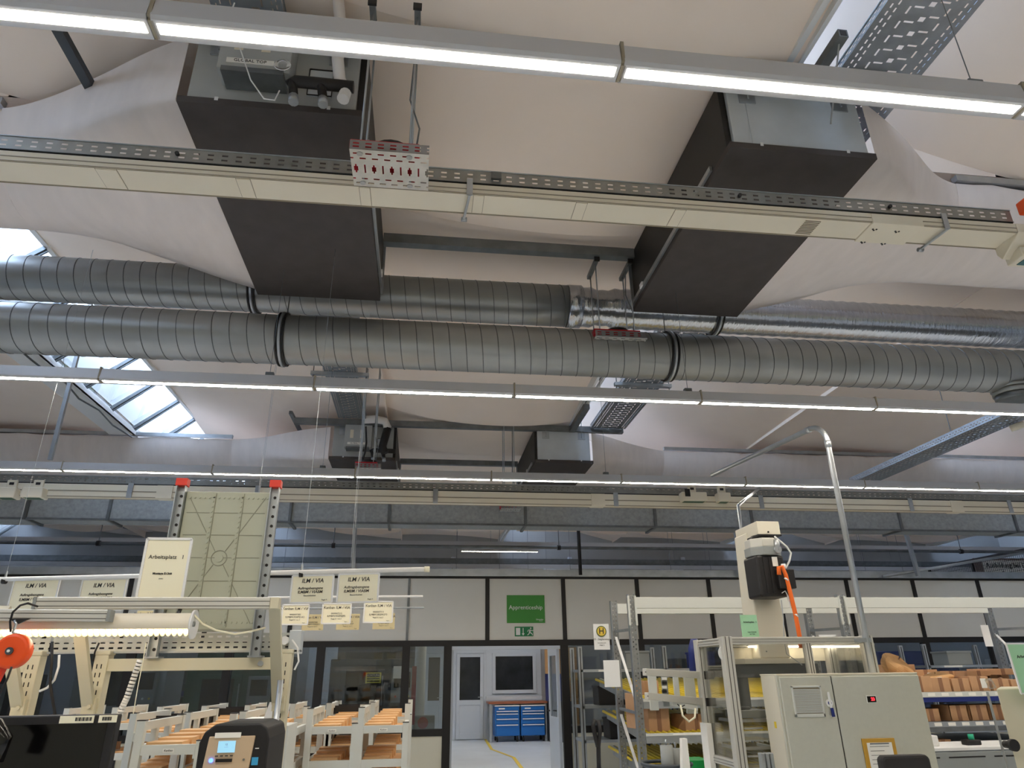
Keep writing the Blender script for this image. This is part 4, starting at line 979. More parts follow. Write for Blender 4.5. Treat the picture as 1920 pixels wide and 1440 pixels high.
kan(531, 1134, 580, 529, 1171, 5.8, KL('0000007383', 'ILMBM1930P21A2'), 'pale Kanban sign nearest the bench upright', 'paper_cream')
kan(606, 1132, 659, 603, 1169, 5.78, KL('0000007513', 'ILMBM1902P02F5'), 'middle one of the three pale Kanban signs', 'paper_cream')
kan(684, 1128, 737, 682, 1167, 5.74, KL('0000007313', 'ILMBM1802P02F3'), 'pale Kanban sign nearest the free ends of the thin bars', 'paper_cream')
M['paper_tan'] = mat('yellowish_paper', rgb(216, 202, 158), .7)
kan(568, 1152, 608, 566, 1182, 6.6, KL('0000007383', 'ILMBM19302A2'), 'yellowish Kanban sign half hidden left of the middle pale one', 'paper_tan')
kan(632, 1151, 675, 631, 1181, 6.6, KL('0000007513', 'ILMBM1902P'), 'yellowish Kanban sign half hidden behind the middle pale one', 'paper_tan')
kan(700, 1150, 741, 699, 1180, 6.6, KL('0000007313', 'ILMBM1802P'), 'yellowish Kanban sign half hidden behind the rightmost pale one', 'paper_tan')
kan(258, 1145, 300, 256, 1175, 5.6, KL('0000007383', 'ILMBM1930'), 'Kanban sign peeking over the tube lamp below the Arbeitsplatz sign', 'paper_tan')
# monitor
t = thing('monitor', (-1.1, 2.22, 1.15), 'black monitor with two barcode labels at the lower left edge', 'monitor')
x1 = onY(221, 1339, 2.2).x; zt = onY(221, 1339, 2.2).z
MB().box((x1 - .55, 2.2, zt - .36), (x1, 2.235, zt)).build('bezel', 'black', t, bevel=.004)
MB().box((x1 - .53, 2.1985, zt - .34), (x1 - .022, 2.2005, zt - .022)).build('screen', 'black_gloss', t)
for a, b, nb in ((113, 177, 14), (186, 220, 10)):
    A, B = onY(a, 1347, 2.198), onY(b, 1345, 2.198)
    MB().box((A.x, 2.1955, zt - .020), (B.x, 2.1985, zt - .002)).build('barcode_label', 'paper_cream', t)
    g = MB(); w0 = B.x - A.x; s0 = A.x + w0 * (.46 if nb > 10 else .2)
    for i in range(nb): g.box((s0 + i * w0 * .5 / nb, 2.195, zt - .015), (s0 + i * w0 * .5 / nb + (.0016 if i % 3 else .0028), 2.1956, zt - .006))
    g.build('barcode', 'ink', t)
MB().box((x1 - .30, 2.235, zt - .25), (x1 - .22, 2.30, zt - .15)).cyl((x1 - .26, 2.28, .96), (x1 - .26, 2.28, zt - .2), .02, 12).build('stand', 'black', t)
tag(MB().box((x1 - .6, 1.95, .92), (x1 + .1, 2.6, .96)).build('monitor_shelf', 'cab'), 'grey shelf under the black monitor', 'shelf')
c = onY(0, 1385, 2.1)
tag(MB().tube([(c.x - .06, 2.1, c.z + .045), (c.x - .02, 2.1, c.z + .03), (c.x + .008, 2.1, c.z - .0), (c.x + .0, 2.1, c.z - .05)], .02, 12).build('hand_scanner', 'black_gloss'), 'glossy black curved hand scanner in front of the monitor at the left edge', 'scanner')
# printer
t = thing('label_printer', (-.65, 2.95, 1.15), 'black label printer with beige front and blue lit display', 'printer')
xl, xr, zt = onY(372, 1400, 2.9).x, onY(503, 1400, 2.9).x, onY(440, 1357, 2.9).z
zb = zt - .24; w0 = xr - xl
prof = [(xl, zb), (xl, zt - .06), (xl + .015, zt - .025), (xl + .05, zt), (xr - .035, zt), (xr - .01, zt - .015), (xr, zt - .05), (xr, zb)]
MB().prism([(p[0], 2.9, p[1]) for p in prof], (0, .34, 0)).build('case', 'black', t, bevel=.006)
fx0, fx1 = xl + w0 * .10, xl + w0 * .80
MB().prism([(fx0, 2.893, zt - .145), (fx1 - .01, 2.893, zt - .145), (fx1, 2.893, zt - .04), (fx0 + .01, 2.893, zt - .04)], (0, .01, 0)).build('front_panel', mat('printer_front_beige', rgb(196, 172, 142), .45), t, bevel=.003)
MB().box((fx0 + .03, 2.889, zt - .045), (fx0 + .12, 2.894, zt - .028)).build('paper_label', 'paper', t)
MB().box((fx0 + .046, 2.8885, zt - .092), (fx0 + .105, 2.893, zt - .055)).build('display', mat('lit_display', rgb(150, 205, 235), .4, emit=.5), t)
text(t, '12\n- - -', .008, (fx0 + .075, 2.888, zt - .07), 'ink_soft')
for i in range(4): MB().box((fx0 + .040 + i * .017, 2.8885, zt - .104), (fx0 + .050 + i * .017, 2.893, zt - .101)).build('key_mark', 'ink', t)
MB().box((fx0 + .044, 2.8885, zt - .122), (fx0 + .10, 2.893, zt - .112)).build('slot', 'black', t)
MB().cyl((fx0 + .028, 2.888, zt - .116), (fx0 + .028, 2.893, zt - .116), .007, 14).build('blue_led', mat('blue_led', (.05, .12, 1, 1), .4, emit=6.0), t)
MB().cyl((fx1 - .03, 2.889, zt - .116), (fx1 - .03, 2.893, zt - .116), .004, 10).build('button', 'ink_soft', t)
MB().box((xr - .052, 2.896, zt - .135), (xr - .03, 2.9, zt - .11)).build('blue_sticker', mat('cyan_sticker', rgb(60, 160, 210), .5), t)
MB().box((xr - .045, 2.897, zt - .083), (xr - .032, 2.9, zt - .08)).build('white_mark', 'white', t)
MB().box((fx0 + .04, 2.80, zb + .03), (fx1 - .03, 2.90, zb + .034)).build('printed_label', 'paper', t)
tag(MB().box((xl - .05, 2.6, zb - .04), (xr + .12, 3.3, zb)).build('printer_shelf', 'cab'), 'grey shelf carrying the black label printer', 'shelf')
# round grey tube standing behind the printer and front slotted post
tag(MB().cyl((onY(508, 1440, 3.2).x, 3.2, .9), (onY(508, 1440, 3.2).x, 3.2, onY(527, 1275, 3.2).z), .012, 10).build('standing_tube', 'galv'), 'thin galvanised tube standing between printer and slotted upright', 'tube')
# orange spring balancer
t = thing('spring_balancer', (-1.53, 2.95, 1.62), 'round orange tool balancer hanging at the left edge in front of the tube lamp', 'balancer')
c = onY(24, 1221, 2.9)
MB().cyl((c.x, 2.88, c.z), (c.x, 2.93, c.z), .060, 36).build('drum', 'orange', t, bevel=.010)
MB().cyl((c.x - .0, 2.872, c.z), (c.x, 2.88, c.z), .013, 16).build('hub', 'machine_dk', t)
MB().cyl((c.x, 2.868, c.z), (c.x, 2.873, c.z), .005, 10).build('hub_pin', 'white', t)
g = MB(); a = onY(28, 1170, 2.9); g.tube([(c.x + .01, 2.9, c.z + .055), (a.x, 2.9, a.z - .03), (a.x + .005, 2.9, a.z), (a.x - .005, 2.9, a.z + .012)], .005, 8)
g.build('snap_hook', 'galv', t)
MB().prism([(a.x - .03, 2.905, 1.815), (a.x + .045, 2.905, 1.815), (a.x + .01, 2.905, a.z)], (0, .006, 0)).build('hanger_plate', 'black', t)
MB().tube([onY(20, 1185, 2.89), onY(19, 1165, 2.89), onY(24, 1148, 2.88), onY(38, 1135, 2.88), onY(52, 1131, 2.9), onY(70, 1137, 3.0)], .004, 8).build('safety_loop', 'black', t)
MB().bar((c.x - .02, 2.9, c.z - .04), (c.x - .05, 2.9, c.z - .16), .03, .02, up=(0, 1, 0)).build('red_handle', mat('handle_red', rgb(214, 50, 20), .4), t)
# cables between the bench posts
def cable(name, pts, y, r_, m, label):
    tag(MB().tube([onY(p[0], p[1], p[2] if len(p) > 2 else y) for p in pts], r_, 8).build(name, m), label, 'cable')
cable('black_cable', [(98, 1203), (97, 1240), (94, 1280), (98, 1310), (104, 1345)], 3.3, .006, 'black', 'black cable hanging between the two bench uprights')
cable('white_cable', [(111, 1228), (110, 1250), (102, 1275), (88, 1290), (74, 1296)], 3.32, .005, 'white', 'white cable curving left from below the bench beam')
cable('thin_black_cable', [(186, 1205), (178, 1222), (174, 1240)], 3.36, .004, 'black', 'thin black cable beside the strut under the tube lamp')
cable('balancer_cable', [(22, 1250), (14, 1272), (0, 1300), (-8, 1320)], 2.85, .004, 'black', 'black cable running down left from the orange balancer')
pts = [onY(x, y, 3.3) for x, y in ((262, 1240), (254, 1262), (246, 1285), (238, 1308), (230, 1325), (222, 1345))]
t = thing('spiral_cable_sleeve', pts[-1], 'white spiral wrapped cable bundle hanging from the beam beside the monitor', 'cable')
MB().tube(pts, .009, 10).build('bundle', 'black', t)
g = MB()
for i in range(17):
    f = i / 17 * 5; k = min(int(f), 4); p = pts[k].lerp(pts[k + 1], f - k); d = (pts[k + 1] - pts[k]).normalized()
    g.tube([p - d * .005, p + d * .005], .0125, 12)
g.build('spiral_wrap', 'white', t)

# ------------------------------------------------------------------ trolleys with wooden inserts
def make_trolley(hz=1.30, W_=.298, D=.62):
    t = thing('kanban_trolley', (0, 0, 0), 'x', 'trolley'); ORG[t.name] = Vector((0, 0, 0))
    p = .04
    for x, y, h in ((0, 0, hz + .11), (W_, 0, hz + .015), (0, D, hz + .11), (W_, D, hz + .11)):
        MB().box((x - p / 2, y - p / 2, .08), (x + p / 2, y + p / 2, h)).build('post', 'rack_white', t, bevel=.002)
        MB().box((x - p / 2 - .001, y - p / 2 - .001, h - .0), (x + p / 2 + .001, y + p / 2 + .001, h + .004)).build('post_cap', 'black', t)
        MB().cyl((x - .012, y, .04), (x + .012, y, .04), .04, 12).build('castor', 'black', t)
    MB().box((-.015, 0, hz + .065), (.015, D, hz + .105)).build('side_rail', 'rack_white', t)
    for k in (1, 2): MB().box((-.014, D * k / 3 - .02, hz), (.014, D * k / 3 + .02, hz + .07)).build('side_stub', 'rack_white', t)
    zs = [hz - .20 * k for k in range(5)]
    for i, z in enumerate(zs):
        MB().box((0, -.016, z - .045), (W_, .016, z)).build('front_beam', 'rack_white', t)
        MB().box((0, D - .016, z - .045), (W_, D + .016, z)).build('rear_beam', 'rack_white', t)
        MB().box((-.014, 0, z - .045), (.014, D, z)).box((W_ - .014, 0, z - .045), (W_ + .014, D, z)).build('side_beam', 'rack_white', t)
        MB().box((.02, .02, z - .03), (W_ - .02, D - .02, z - .02)).build('shelf_board', 'wood', t)
        g = MB(); n = 4
        for k in range(n):
            y0 = .03 + k * (D - .1) / n; xo = .0 if i % 2 else .02
            g.box((.025 + k * .012 * (1 if i != 1 else 0), y0, z - .02), (W_ - .10 + k * .010, y0 + (D - .1) / n, z + .01 + k * .010))
        g.build('wooden_insert', 'wood', t, bevel=.001)
    MB().box((W_ * .42, -.018, hz - .034), (W_ * .60, -.0165, hz - .016)).build('label', 'paper', t)
    text(t, 'Kanban', .014, (W_ * .51, -.018, hz - .025), 'ink')
    return t
tr0 = make_trolley()
spots = [(576, 5.2, 'front trolley right beside the slotted bench upright, left one of the pair'), (672, 5.2, 'front trolley nearest the doorway with wooden inserts'),
         (611, 6.25, 'second row trolley behind the gap of the front pair'), (693, 6.25, 'second row trolley nearest the doorway'),
         (262, 4.05, 'lowest nearest trolley between monitor and printer'), (246, 4.95, 'trolley just right of the monitor edge'),
         (347, 4.95, 'trolley directly behind the label printer, left side'), (450, 4.95, 'trolley behind the label printer, right side'),
         (210, 6.1, 'rear row trolley seen between bench upright and spiral cable'), (294, 6.1, 'rear row trolley right of the spiral cable sleeve'), (377, 6.1, 'rear row trolley above the printer, middle one'), (458, 6.1, 'rear row trolley left of the slotted upright'), (543, 6.25, 'rear row trolley just right of the slotted upright'), (120, 6.1, 'rear row trolley seen between the two bench uprights')]
for i, (px, Y, lb) in enumerate(spots):
    x = onY(px, 1340, Y).x + .02
    o = tr0 if i == 0 else copy_tree(tr0)
    o.location = (x, Y, -.09 if Y < 4.5 else (.03 if Y > 6 else 0)); o['label'] = lb; o['group'] = 'white trolleys with wooden inserts'
    if Y < 4.5 or Y > 6: o.location.z = 0
# black crates lying on the trolleys
for px, py, Y, L, lb in ((330, 1352, 5.3, .33, 'long black tray lying on the trolleys left of the printer'), (432, 1318, 6.4, .30, 'black tray with folded blue liner on the rear trolleys'), (652, 1313, 6.55, .22, 'black box on the second row trolley beside the dark machine')):
    c = onY(px, py, Y); t = thing('black_tray', (c.x, Y, 1.31), lb, 'tray')
    MB().box((c.x - L / 2, Y, 1.315), (c.x + L / 2, Y + .3, 1.325)).box((c.x - L / 2, Y, 1.325), (c.x + L / 2, Y + .006, 1.38)).box((c.x - L / 2, Y + .294, 1.325), (c.x + L / 2, Y + .3, 1.38)).box((c.x - L / 2, Y, 1.325), (c.x - L / 2 + .006, Y + .3, 1.38)).box((c.x + L / 2 - .006, Y, 1.325), (c.x + L / 2, Y + .3, 1.38)).build('tray', 'black', t)
    MB().box((c.x - L * .3, Y + .04, 1.325), (c.x + L * .35, Y + .25, 1.36)).build('contents', 'navy', t, bevel=.006)
# stack of papers with clips
c = onY(478, 1345, 4.6); t = thing('paper_stack', (c.x, 4.6, 1.3), 'stack of white papers and folders beside the slotted upright above the printer', 'paper stack')
for i in range(5): MB().box((c.x - .09 + i * .006, 4.6, 1.345 + i * .008), (c.x + .10 + i * .004, 4.85, 1.350 + i * .008)).build('sheet', 'paper', t)
MB().prism([(c.x + .04, 4.62, 1.36), (c.x + .17, 4.62, 1.30), (c.x + .19, 4.62, 1.46), (c.x + .07, 4.62, 1.47)], (0, .004, 0)).build('standing_sheet', 'white', t)
tag(MB().box((c.x - .12, 4.57, .0), (c.x + .2, 4.9, 1.345)).build('paper_cabinet', 'rack_white'), 'low grey white stand under the paper stack', 'stand')

# ------------------------------------------------------------------ pallet rack with roller beds
M['perf_post'] = perforated('rack_post_perforation', rgb(150, 152, 152), .05, .016, [.02, .05], .012, .5)
RY, RY2 = 8.0, 8.77
rk = thing('pallet_rack', (5, 8.4, 0), 'tall galvanised pallet rack with white top beams behind the machine', 'rack')
for x in (2.39, 4.96, 7.53):
    for y in (RY, RY2):
        p = MB()
        p.quad([(x - .035, y - .03, 0), (x + .035, y - .03, 0), (x + .035, y - .03, 2.43), (x - .035, y - .03, 2.43)], [(0, 0), (0, .07), (2.43, .07), (2.43, 0)])
        p.build('post', 'perf_post', rk, fix=False)
        MB().box((x - .04, y - .03, 0), (x - .036, y + .04, 2.44)).box((x + .036, y - .03, 0), (x + .04, y + .04, 2.44)).build('post_flange', 'galv', rk)
    for z in (2.06, 1.2, .45): MB().bar((x, RY, z), (x, RY2, z + .02), .025, .03).build('cross_brace', 'galv', rk)
    MB().bar((x, RY2, 2.04), (x, RY, 1.22), .03, .012).build('diagonal_brace', 'white', rk)
    MB().bar((x, RY2, 1.18), (x, RY, .47), .03, .012).build('diagonal_brace', 'white', rk)
for y in (RY, RY2):
    for a, b in ((2.39, 4.96), (4.96, 7.53)):
        MB().box((a + .04, y - .045, 2.285), (b - .04, y - .005, 2.405)).build('top_beam', 'rack_white', rk, bevel=.003)
for x in (2.39, 4.96, 7.53): 
    MB().box((x - .05, RY - .05, 2.10), (x - .03, RY - .03, 2.42)).box((x + .03, RY - .05, 2.10), (x + .05, RY - .03, 2.42)).build('beam_hook', 'rack_white', rk)
def bed(z, x0, x1, y0, y1, rise, label, step=.068):
    t = thing('roller_bed', ((x0 + x1) / 2, (y0 + y1) / 2, z - .08), label, 'roller bed')
    MB().box((x0, y0 - .03, z - .10), (x1, y0, z - .005)).build('front_beam', 'galv', t, bevel=.002)
    MB().box((x0, y0 - .034, z - .03), (x1, y0 - .029, z - .004)).build('label_edge', 'rack_white', t)
    for x in (x0, x1 - .02): MB().bar((x + .01, y0, z - .05), (x + .01, y1, z - .05 + rise), .03, .10).build('side_channel', 'galv', t)
    for k in range(2):
        xx = x0 + .3 + k * .9; MB().box((xx, y0 - .036, z - .026), (xx + .32, y0 - .0335, z - .008)).build('shelf_label', 'paper', t)
    MB().bar(((x0 + x1) / 2, y0, z - .055), ((x0 + x1) / 2, y1, z - .055 + rise), x1 - x0 - .05, .01).build('tray_sheet', 'machine_dk', t)
    x = x0 + .05; n = 0
    while x < x1 - .04:
        n += 1
        MB().cyl((x, y0 + .01, z - .015), (x - .10, y1, z - .015 + rise), .017, 8).build('yellow_roller_track', 'yellow', t); x += step
    return t
bed(1.345, 2.44, 4.90, 8.02, 9.9, .20, 'upper roller bed with yellow tracks behind the machine')
bed(1.01, 2.44, 4.90, 8.02, 9.6, .16, 'middle roller bed with yellow tracks holding brown cartons')
bed(.66, 2.44, 4.90, 8.02, 9.4, .12, 'lowest roller bed with yellow tracks near the bottom frame edge')
def carton(x, y, z, w_, d, h, label, rz=0, open_=False, group=None, lab=False, m='carton'):
    t = thing('carton', (x, y, z), label, 'carton', group); t.rotation_euler = (0, 0, rz); ORG[t.name] = Vector((0, 0, 0))
    if open_:
        e = .006; MB().box((-w_ / 2, -d / 2, 0), (w_ / 2, d / 2, e)).box((-w_ / 2, -d / 2, e), (w_ / 2, -d / 2 + e, h)).box((-w_ / 2, d / 2 - e, e), (w_ / 2, d / 2, h)).box((-w_ / 2, -d / 2, e), (-w_ / 2 + e, d / 2, h)).box((w_ / 2 - e, -d / 2, e), (w_ / 2, d / 2, h)).build('box', m, t)
    else: MB().box((-w_ / 2, -d / 2, 0), (w_ / 2, d / 2, h)).build('box', m, t, bevel=.003)
    MB().box((-.025, -d / 2 - .0015, 0), (.025, -d / 2 - .0002, h)).build('tape', 'carton_dk', t)
    if lab: MB().box((w_ * .05, -d / 2 - .003, h * .2), (w_ * .05 + .07, -d / 2 - .001, h * .85)).build('shipping_label', 'paper', t)
    return t
x_ = lambda px, Y: onY(px, 1350, Y).x
carton(x_(1230, 8.25), 8.25, 1.012, .24, .22, .26, 'brown carton on the middle roller bed beside the left rack post')
carton(x_(1205, 8.2), 8.45, 1.03, .12, .3, .36, 'narrow tall carton leaning at the left rack post behind the middle bed carton', .1)
carton(x_(1292, 8.3), 8.3, 1.015, .30, .28, .16, 'open brown carton on the middle roller bed left of the guard', .25, True)
carton(x_(1222, 8.4), 8.5, 1.36, .18, .25, .16, 'brown carton at the left end of the upper roller bed', .2)
# second bay: shelves full of cartons
def shelf(z, y0, y1, label, m='rack_white', lip=.05):
    t = thing('rack_shelf', (6.2, 8.3, z - .05), label, 'shelf')
    MB().box((5.0, y0, z - .012), (7.49, y1, z)).build('shelf_board', 'galv_dark', t)
    MB().box((5.0, y0 - .03, z - .10), (7.49, y0, z - .045)).build('front_beam', 'navy' if m == 'rack_white' else 'galv_dark', t)
    MB().box((5.0, y0 - .034, z - .05), (7.49, y0 - .002, z + .003)).build('label_strip', m, t)
    for i in range(14): MB().box((5.1 + i * .17, y0 - .037, z - .04), (5.19 + i * .17, y0 - .034, z - .006)).build('shelf_label', 'paper', t)
    return t
shelf(1.36, 7.98, 9.3, 'upper shelf with white label strip carrying the upper cartons')
shelf(1.055, 7.98, 9.3, 'middle grey shelf carrying the row of small cartons', 'galv')
shelf(.83, 8.0, 9.3, 'lower grey shelf above the white table', 'galv')
zt = 1.362
for i, (px, w_, h, d) in enumerate(((1694, .2, .12, .3), (1722, .30, .17, .34), (1762, .24, .15, .32), (1800, .22, .14, .32), (1837, .24, .16, .3), (1876, .22, .13, .3), (1912, .22, .12, .3))):
    carton(x_(px, 8.2), 8.2, zt, w_, d, h, ('brown carton in the front row of the upper shelf, number %s from the cabinet' % ('one two three four five six seven'.split()[i])).replace('number ', ''), 0, False, 'front cartons on the upper shelf', i in (4,))
for i, (px, w_, h) in enumerate(((1700, .34, .26), (1745, .30, .24), (1790, .30, .22), (1835, .3, .21), (1880, .28, .24))):
    carton(x_(px, 8.6), 8.65, zt, w_, .34, h, ('brown carton in the back row of the upper shelf, %s from the cabinet' % ('first second third fourth fifth'.split()[i])), .05 * (-1) ** i, False, 'back cartons on the upper shelf', i in (1,))
carton(x_(1690, 8.5), 8.42, zt + .17, .36, .26, .13, 'long flat carton lying on top of the first upper shelf cartons', .1)
carton(x_(1885, 8.5), 8.45, zt + .17, .40, .25, .07, 'flat wide carton on top at the right of the upper shelf', -.06)
carton(x_(1835, 8.5), 8.44, zt + .16, .34, .25, .06, 'flat carton with sloping lid on top of the middle upper cartons', .08)
zt = 1.057
for i, (px, w_, h) in enumerate(((1700, .22, .15), (1738, .21, .13), (1790, .22, .16), (1828, .22, .16), (1866, .22, .16), (1902, .2, .16))):
    carton(x_(px, 8.15), 8.2, zt, w_, .3, h, ('small open carton on the middle shelf, %s from the cabinet' % ('first second third fourth fifth sixth'.split()[i])), 0, True, 'open cartons on the middle shelf')
for i, px in enumerate((1705, 1748)): carton(x_(px, 8.15), 8.2, .832, .2, .3, .04, 'low carton on the lower shelf, %s one' % ('left', 'right')[i], 0, False)
# kraft bags lying on the cartons
def bag(c, sx, sy, sz, tilt, label):
    t = thing('kraft_bag', c, label, 'bag'); ORG[t.name] = Vector((0, 0, 0)); rnd = random.Random(len(label))
    def fn(u, v):
        a = 2 * PI * u; q = math.sin(PI * min(max(v, .001), .999)) ** .55
        k = 1 + .12 * math.sin(3 * a + v * 5) + .06 * math.sin(7 * a)
        return (sx / 2 * math.cos(a) * q * k, sy / 2 * math.sin(a) * q * k, sz * (v if v < .5 else .5 + (v - .5) * 1.0) * (1 + .1 * math.cos(a * 2)))
    MB().grid(fn, 18, 10, smooth=False, flip=True).build('crumpled_paper', 'kraft', t, fix=False)
    t.rotation_euler = tilt
    return t
bag(onY(1672, 1256, 8.25) + Vector((0, 0, -.08)), .42, .2, .24, (0, .55, 0), 'crumpled kraft paper bag on top of the cartons nearest the cabinet')
b_ = bag(onY(1757, 1275, 8.3) + Vector((0, 0, -.05)), .38, .3, .13, (0, -.1, 0), 'crumpled kraft bag with white label lying on the middle upper cartons')
MB().box((-.12, -.155, .02), (-.04, -.15, .09)).build('white_label', 'paper', b_)
tag(MB().tube([onY(1868, 1286, 8.1), onY(1872, 1278, 8.1), onY(1878, 1272, 8.1)], .03, 10, radii=[.055, .035, .02]).build('tape_roll', 'plexi'), 'small translucent plastic pouch on the upper cartons', 'pouch')
# white table with rail under the shelves
t = thing('packing_table', (5.6, 7.3, 0), 'white packing table with slotted front edge below the carton shelves', 'table')
yt = 7.2; zt = onY(1780, 1402, yt).z
MB().box((4.7, yt, zt - .03), (6.9, yt + .6, zt)).build('table_top', 'white', t, bevel=.004)
MB().box((4.7, yt - .02, zt - .20), (6.9, yt, zt - .04)).build('front_apron', 'machine_gy', t, bevel=.003)
for i in range(4): MB().box((4.8 + i * .5, yt - .023, zt - .09), (5.2 + i * .5, yt - .019, zt - .078)).build('apron_slot', 'black', t)
for x in (4.75, 6.8):
    for y in (yt + .05, yt + .55): MB().box((x, y, 0), (x + .05, y + .05, zt - .03)).build('leg', 'rack_white', t)
for px, c_, sz, lb in ((1745, 'white', (.14, .1, .10), 'small white dispenser on the packing table'), (1823, 'black', (.16, .1, .05), 'small black stapler like block on the packing table')):
    c = onY(px, 1400, yt + .2); tag(MB().box((c.x - sz[0] / 2, yt + .15, zt), (c.x + sz[0] / 2, yt + .15 + sz[1], zt + sz[2])).build('dispenser' if px < 1800 else 'stapler', c_, bevel=.01), lb, 'dispenser' if px < 1800 else 'stapler')
c = onY(1823, 1392, yt + .2); tag(MB().cyl((c.x, yt + .2, zt + .05), (c.x, yt + .2, zt + .10), .028, 14).build('glue_bottle', mat('turquoise_plastic', rgb(40, 170, 130), .5)), 'small turquoise bottle standing on the small black block', 'bottle')
# signs on the rack
def board(px0, py0, px1, py1, Y, m, label, name='info_sign', lines=()):
    a, b = onY(px0, py0, Y), onY(px1, py1, Y)
    return paper_sign((a.x, Y, a.z), (b.x, Y, a.z), (a.x, Y, b.z), lines, label, m, name=name)
s = board(1112, 1170, 1144, 1218, 7.955, 'white', 'white sign with round yellow H emblem on the left rack post', lines=[('4/3 - Staplerstopp', .5, .60, .028, 'ink_soft', .0003, 0), ('Innenbereich', .5, .74, .018, 'ink_soft', 0, 0), ('Halt 2', .5, .83, .022, 'ink', 0, 0)])
a, b = onY(1112, 1170, 7.955), onY(1144, 1218, 7.955); c = Vector(((a.x + b.x) / 2, 7.949, a.z - (a.z - b.z) * .29))
MB().cyl(c, c + Vector((0, .004, 0)), .058, 28).build('emblem_ring', mat('olive_ring', rgb(100, 110, 60), .6), s)
MB().cyl(c + Vector((0, -.002, 0)), c, .047, 28).build('emblem_disc', mat('emblem_yellow', rgb(222, 190, 70), .6), s)
text(s, 'H', .085, c + Vector((0, -.003, 0)), 'ink', bold=.001)
board(1131, 1238, 1164, 1288, 7.955, 'white', 'blank white board on the left rack post below the round emblem sign')
board(1535, 1190, 1570, 1206, 7.955, 'white', 'blank white board just above the guard top at the second rack post')
board(1838, 1172, 1863, 1212, 8.6, 'white', 'blank white board behind the third rack post')
# ------------------------------------------------------------------ light shelving in front of the panes
def shelving(xs, y, d, zs, label):
    t = thing('light_shelving', ((xs[0] + xs[-1]) / 2, y, 0), label, 'shelving')
    for x in xs:
        for yy in (y, y + d): 
            MB().box((x - .03, yy - .02, 0), (x + .03, yy + .02, 1.96)).build('post', 'galv', t)
            MB().box((x - .006, yy - .022, .3), (x + .006, yy - .0195, 1.94)).build('slot_line', 'black', t)
    for z in zs: MB().box((xs[0], y - .02, z - .035), (xs[-1], y + d + .02, z)).build('shelf_board', 'galv', t)
    MB().box((xs[0] + .25, y - .023, zs[0] - .03), (xs[0] + .55, y - .0205, zs[0] - .006)).build('shelf_label', 'paper', t)
    return t
shelving([2.25, 3.48, 4.9], 10.2, .55, (1.66, 1.20, .78), 'light galvanised shelving standing in front of the panes right of the doorway')
shelving([7.6, 8.9, 10.4], 10.3, .55, (1.66, 1.20, .78), 'light galvanised shelving in front of the panes above the cartons')
for i, (x, y, z, w_, h, m, lb) in enumerate(((2.75, 10.4, 1.20, .5, .25, 'black', 'black crate on the light shelving beside the doorway panes'), (3.1, 10.4, 1.66, .35, .24, 'machine_gy', 'grey equipment box on the top board of the light shelving'), (2.9, 10.4, .78, .55, .26, 'black', 'black crate on the lowest board of the light shelving'), (4.1, 10.4, 1.66, .3, .22, 'navy', 'dark blue case on the top board of the light shelving'), (8.2, 10.5, 1.66, .4, .2, 'machine_gy', 'grey case on the top board of the far right shelving'), (9.5, 10.5, 1.20, .5, .25, 'black', 'black crate on the far right shelving'))):
    t = thing('storage_box', (x, y, z), lb, 'box')
    MB().box((x - w_ / 2, y - .15, z), (x + w_ / 2, y + .2, z + h)).build('body', m, t, bevel=.01)
    MB().box((x - w_ / 2 - .01, y - .16, z + h - .03), (x + w_ / 2 + .01, y + .21, z + h)).build('lid', m, t, bevel=.005)
t = thing('pallet_truck', (onY(1120, 1400, 7.6).x, 7.6, 0), 'black looped pallet truck handle left of the rack posts', 'pallet truck')
pp = [onY(x, y, 7.6) for x, y in ((1123, 1440), (1122, 1400), (1125, 1370), (1122, 1352), (1114, 1349), (1112, 1360), (1117, 1385), (1121, 1400))]
MB().tube(pp, .022, 10).build('handle_loop', 'black', t)
MB().cyl(pp[0], (pp[0].x, 7.6, .15), .03, 10).build('drawbar', 'black', t)
MB().box((pp[0].x - .2, 7.6, .05), (pp[0].x + .2, 8.0, .2)).build('base', 'machine_dk', t)

# ------------------------------------------------------------------ machine with guard, servo column and control cabinet
YC, YG, YG2 = 4.93, 5.22, 5.74
G = thing('machine_guard', (2.85, 5.5, 0), 'aluminium framed machine guard with clear panels behind the grey control cabinet', 'machine guard')
xg0, xg1, ztop = 2.262, 3.385, 1.845
def prof(a, b, w_=.07, up=(0, 0, 1), name='profile'):
    a, b = Vector(a), Vector(b); MB().bar(a, b, w_, w_, up=up).build(name, 'alu', G, bevel=.003)
    d = (b - a).normalized()
    for s_ in (-1, 1):
        off = Vector((w_ * .2 * s_, -w_ / 2 - .0005, 0)) if abs(d.z) > .5 else Vector((0, -w_ / 2 - .0005, w_ * .2 * s_))
        if abs(d.y) > .5: off = Vector((-w_ / 2 - .0005, 0, w_ * .2 * s_))
        MB().bar(a + off, b + off, .006, .002, up=(0, 1, 0) if abs(d.z) > .5 else (0, 0, 1)).build('groove', 'alu_dk', G)
for x, y in ((xg0, YG), (xg1, YG), (xg0, YG2), (xg1, YG2)): prof((x, y, .0), (x, y, ztop), .075, (0, 1, 0), 'corner_post')
prof((xg0, YG, ztop - .03), (xg1, YG, ztop - .03), .05, name='top_profile'); prof((xg0, YG2, ztop - .03), (xg1, YG2, ztop - .03), .05, name='top_profile')
prof((xg0, YG, ztop - .03), (xg0, YG2, ztop - .03), .05, name='side_profile'); prof((xg1, YG, ztop - .03), (xg1, YG2, ztop - .03), .05, name='side_profile')
prof((2.90, YG, 1.2), (2.90, YG, ztop - .05), .05, (0, 1, 0), 'middle_post')
prof((xg0, YG, 1.0), (xg0, YG2, 1.0), .05, name='side_profile')
prof((xg0, YG2, 1.63), (2.6, YG2, 1.63), .04, name='cross_profile')
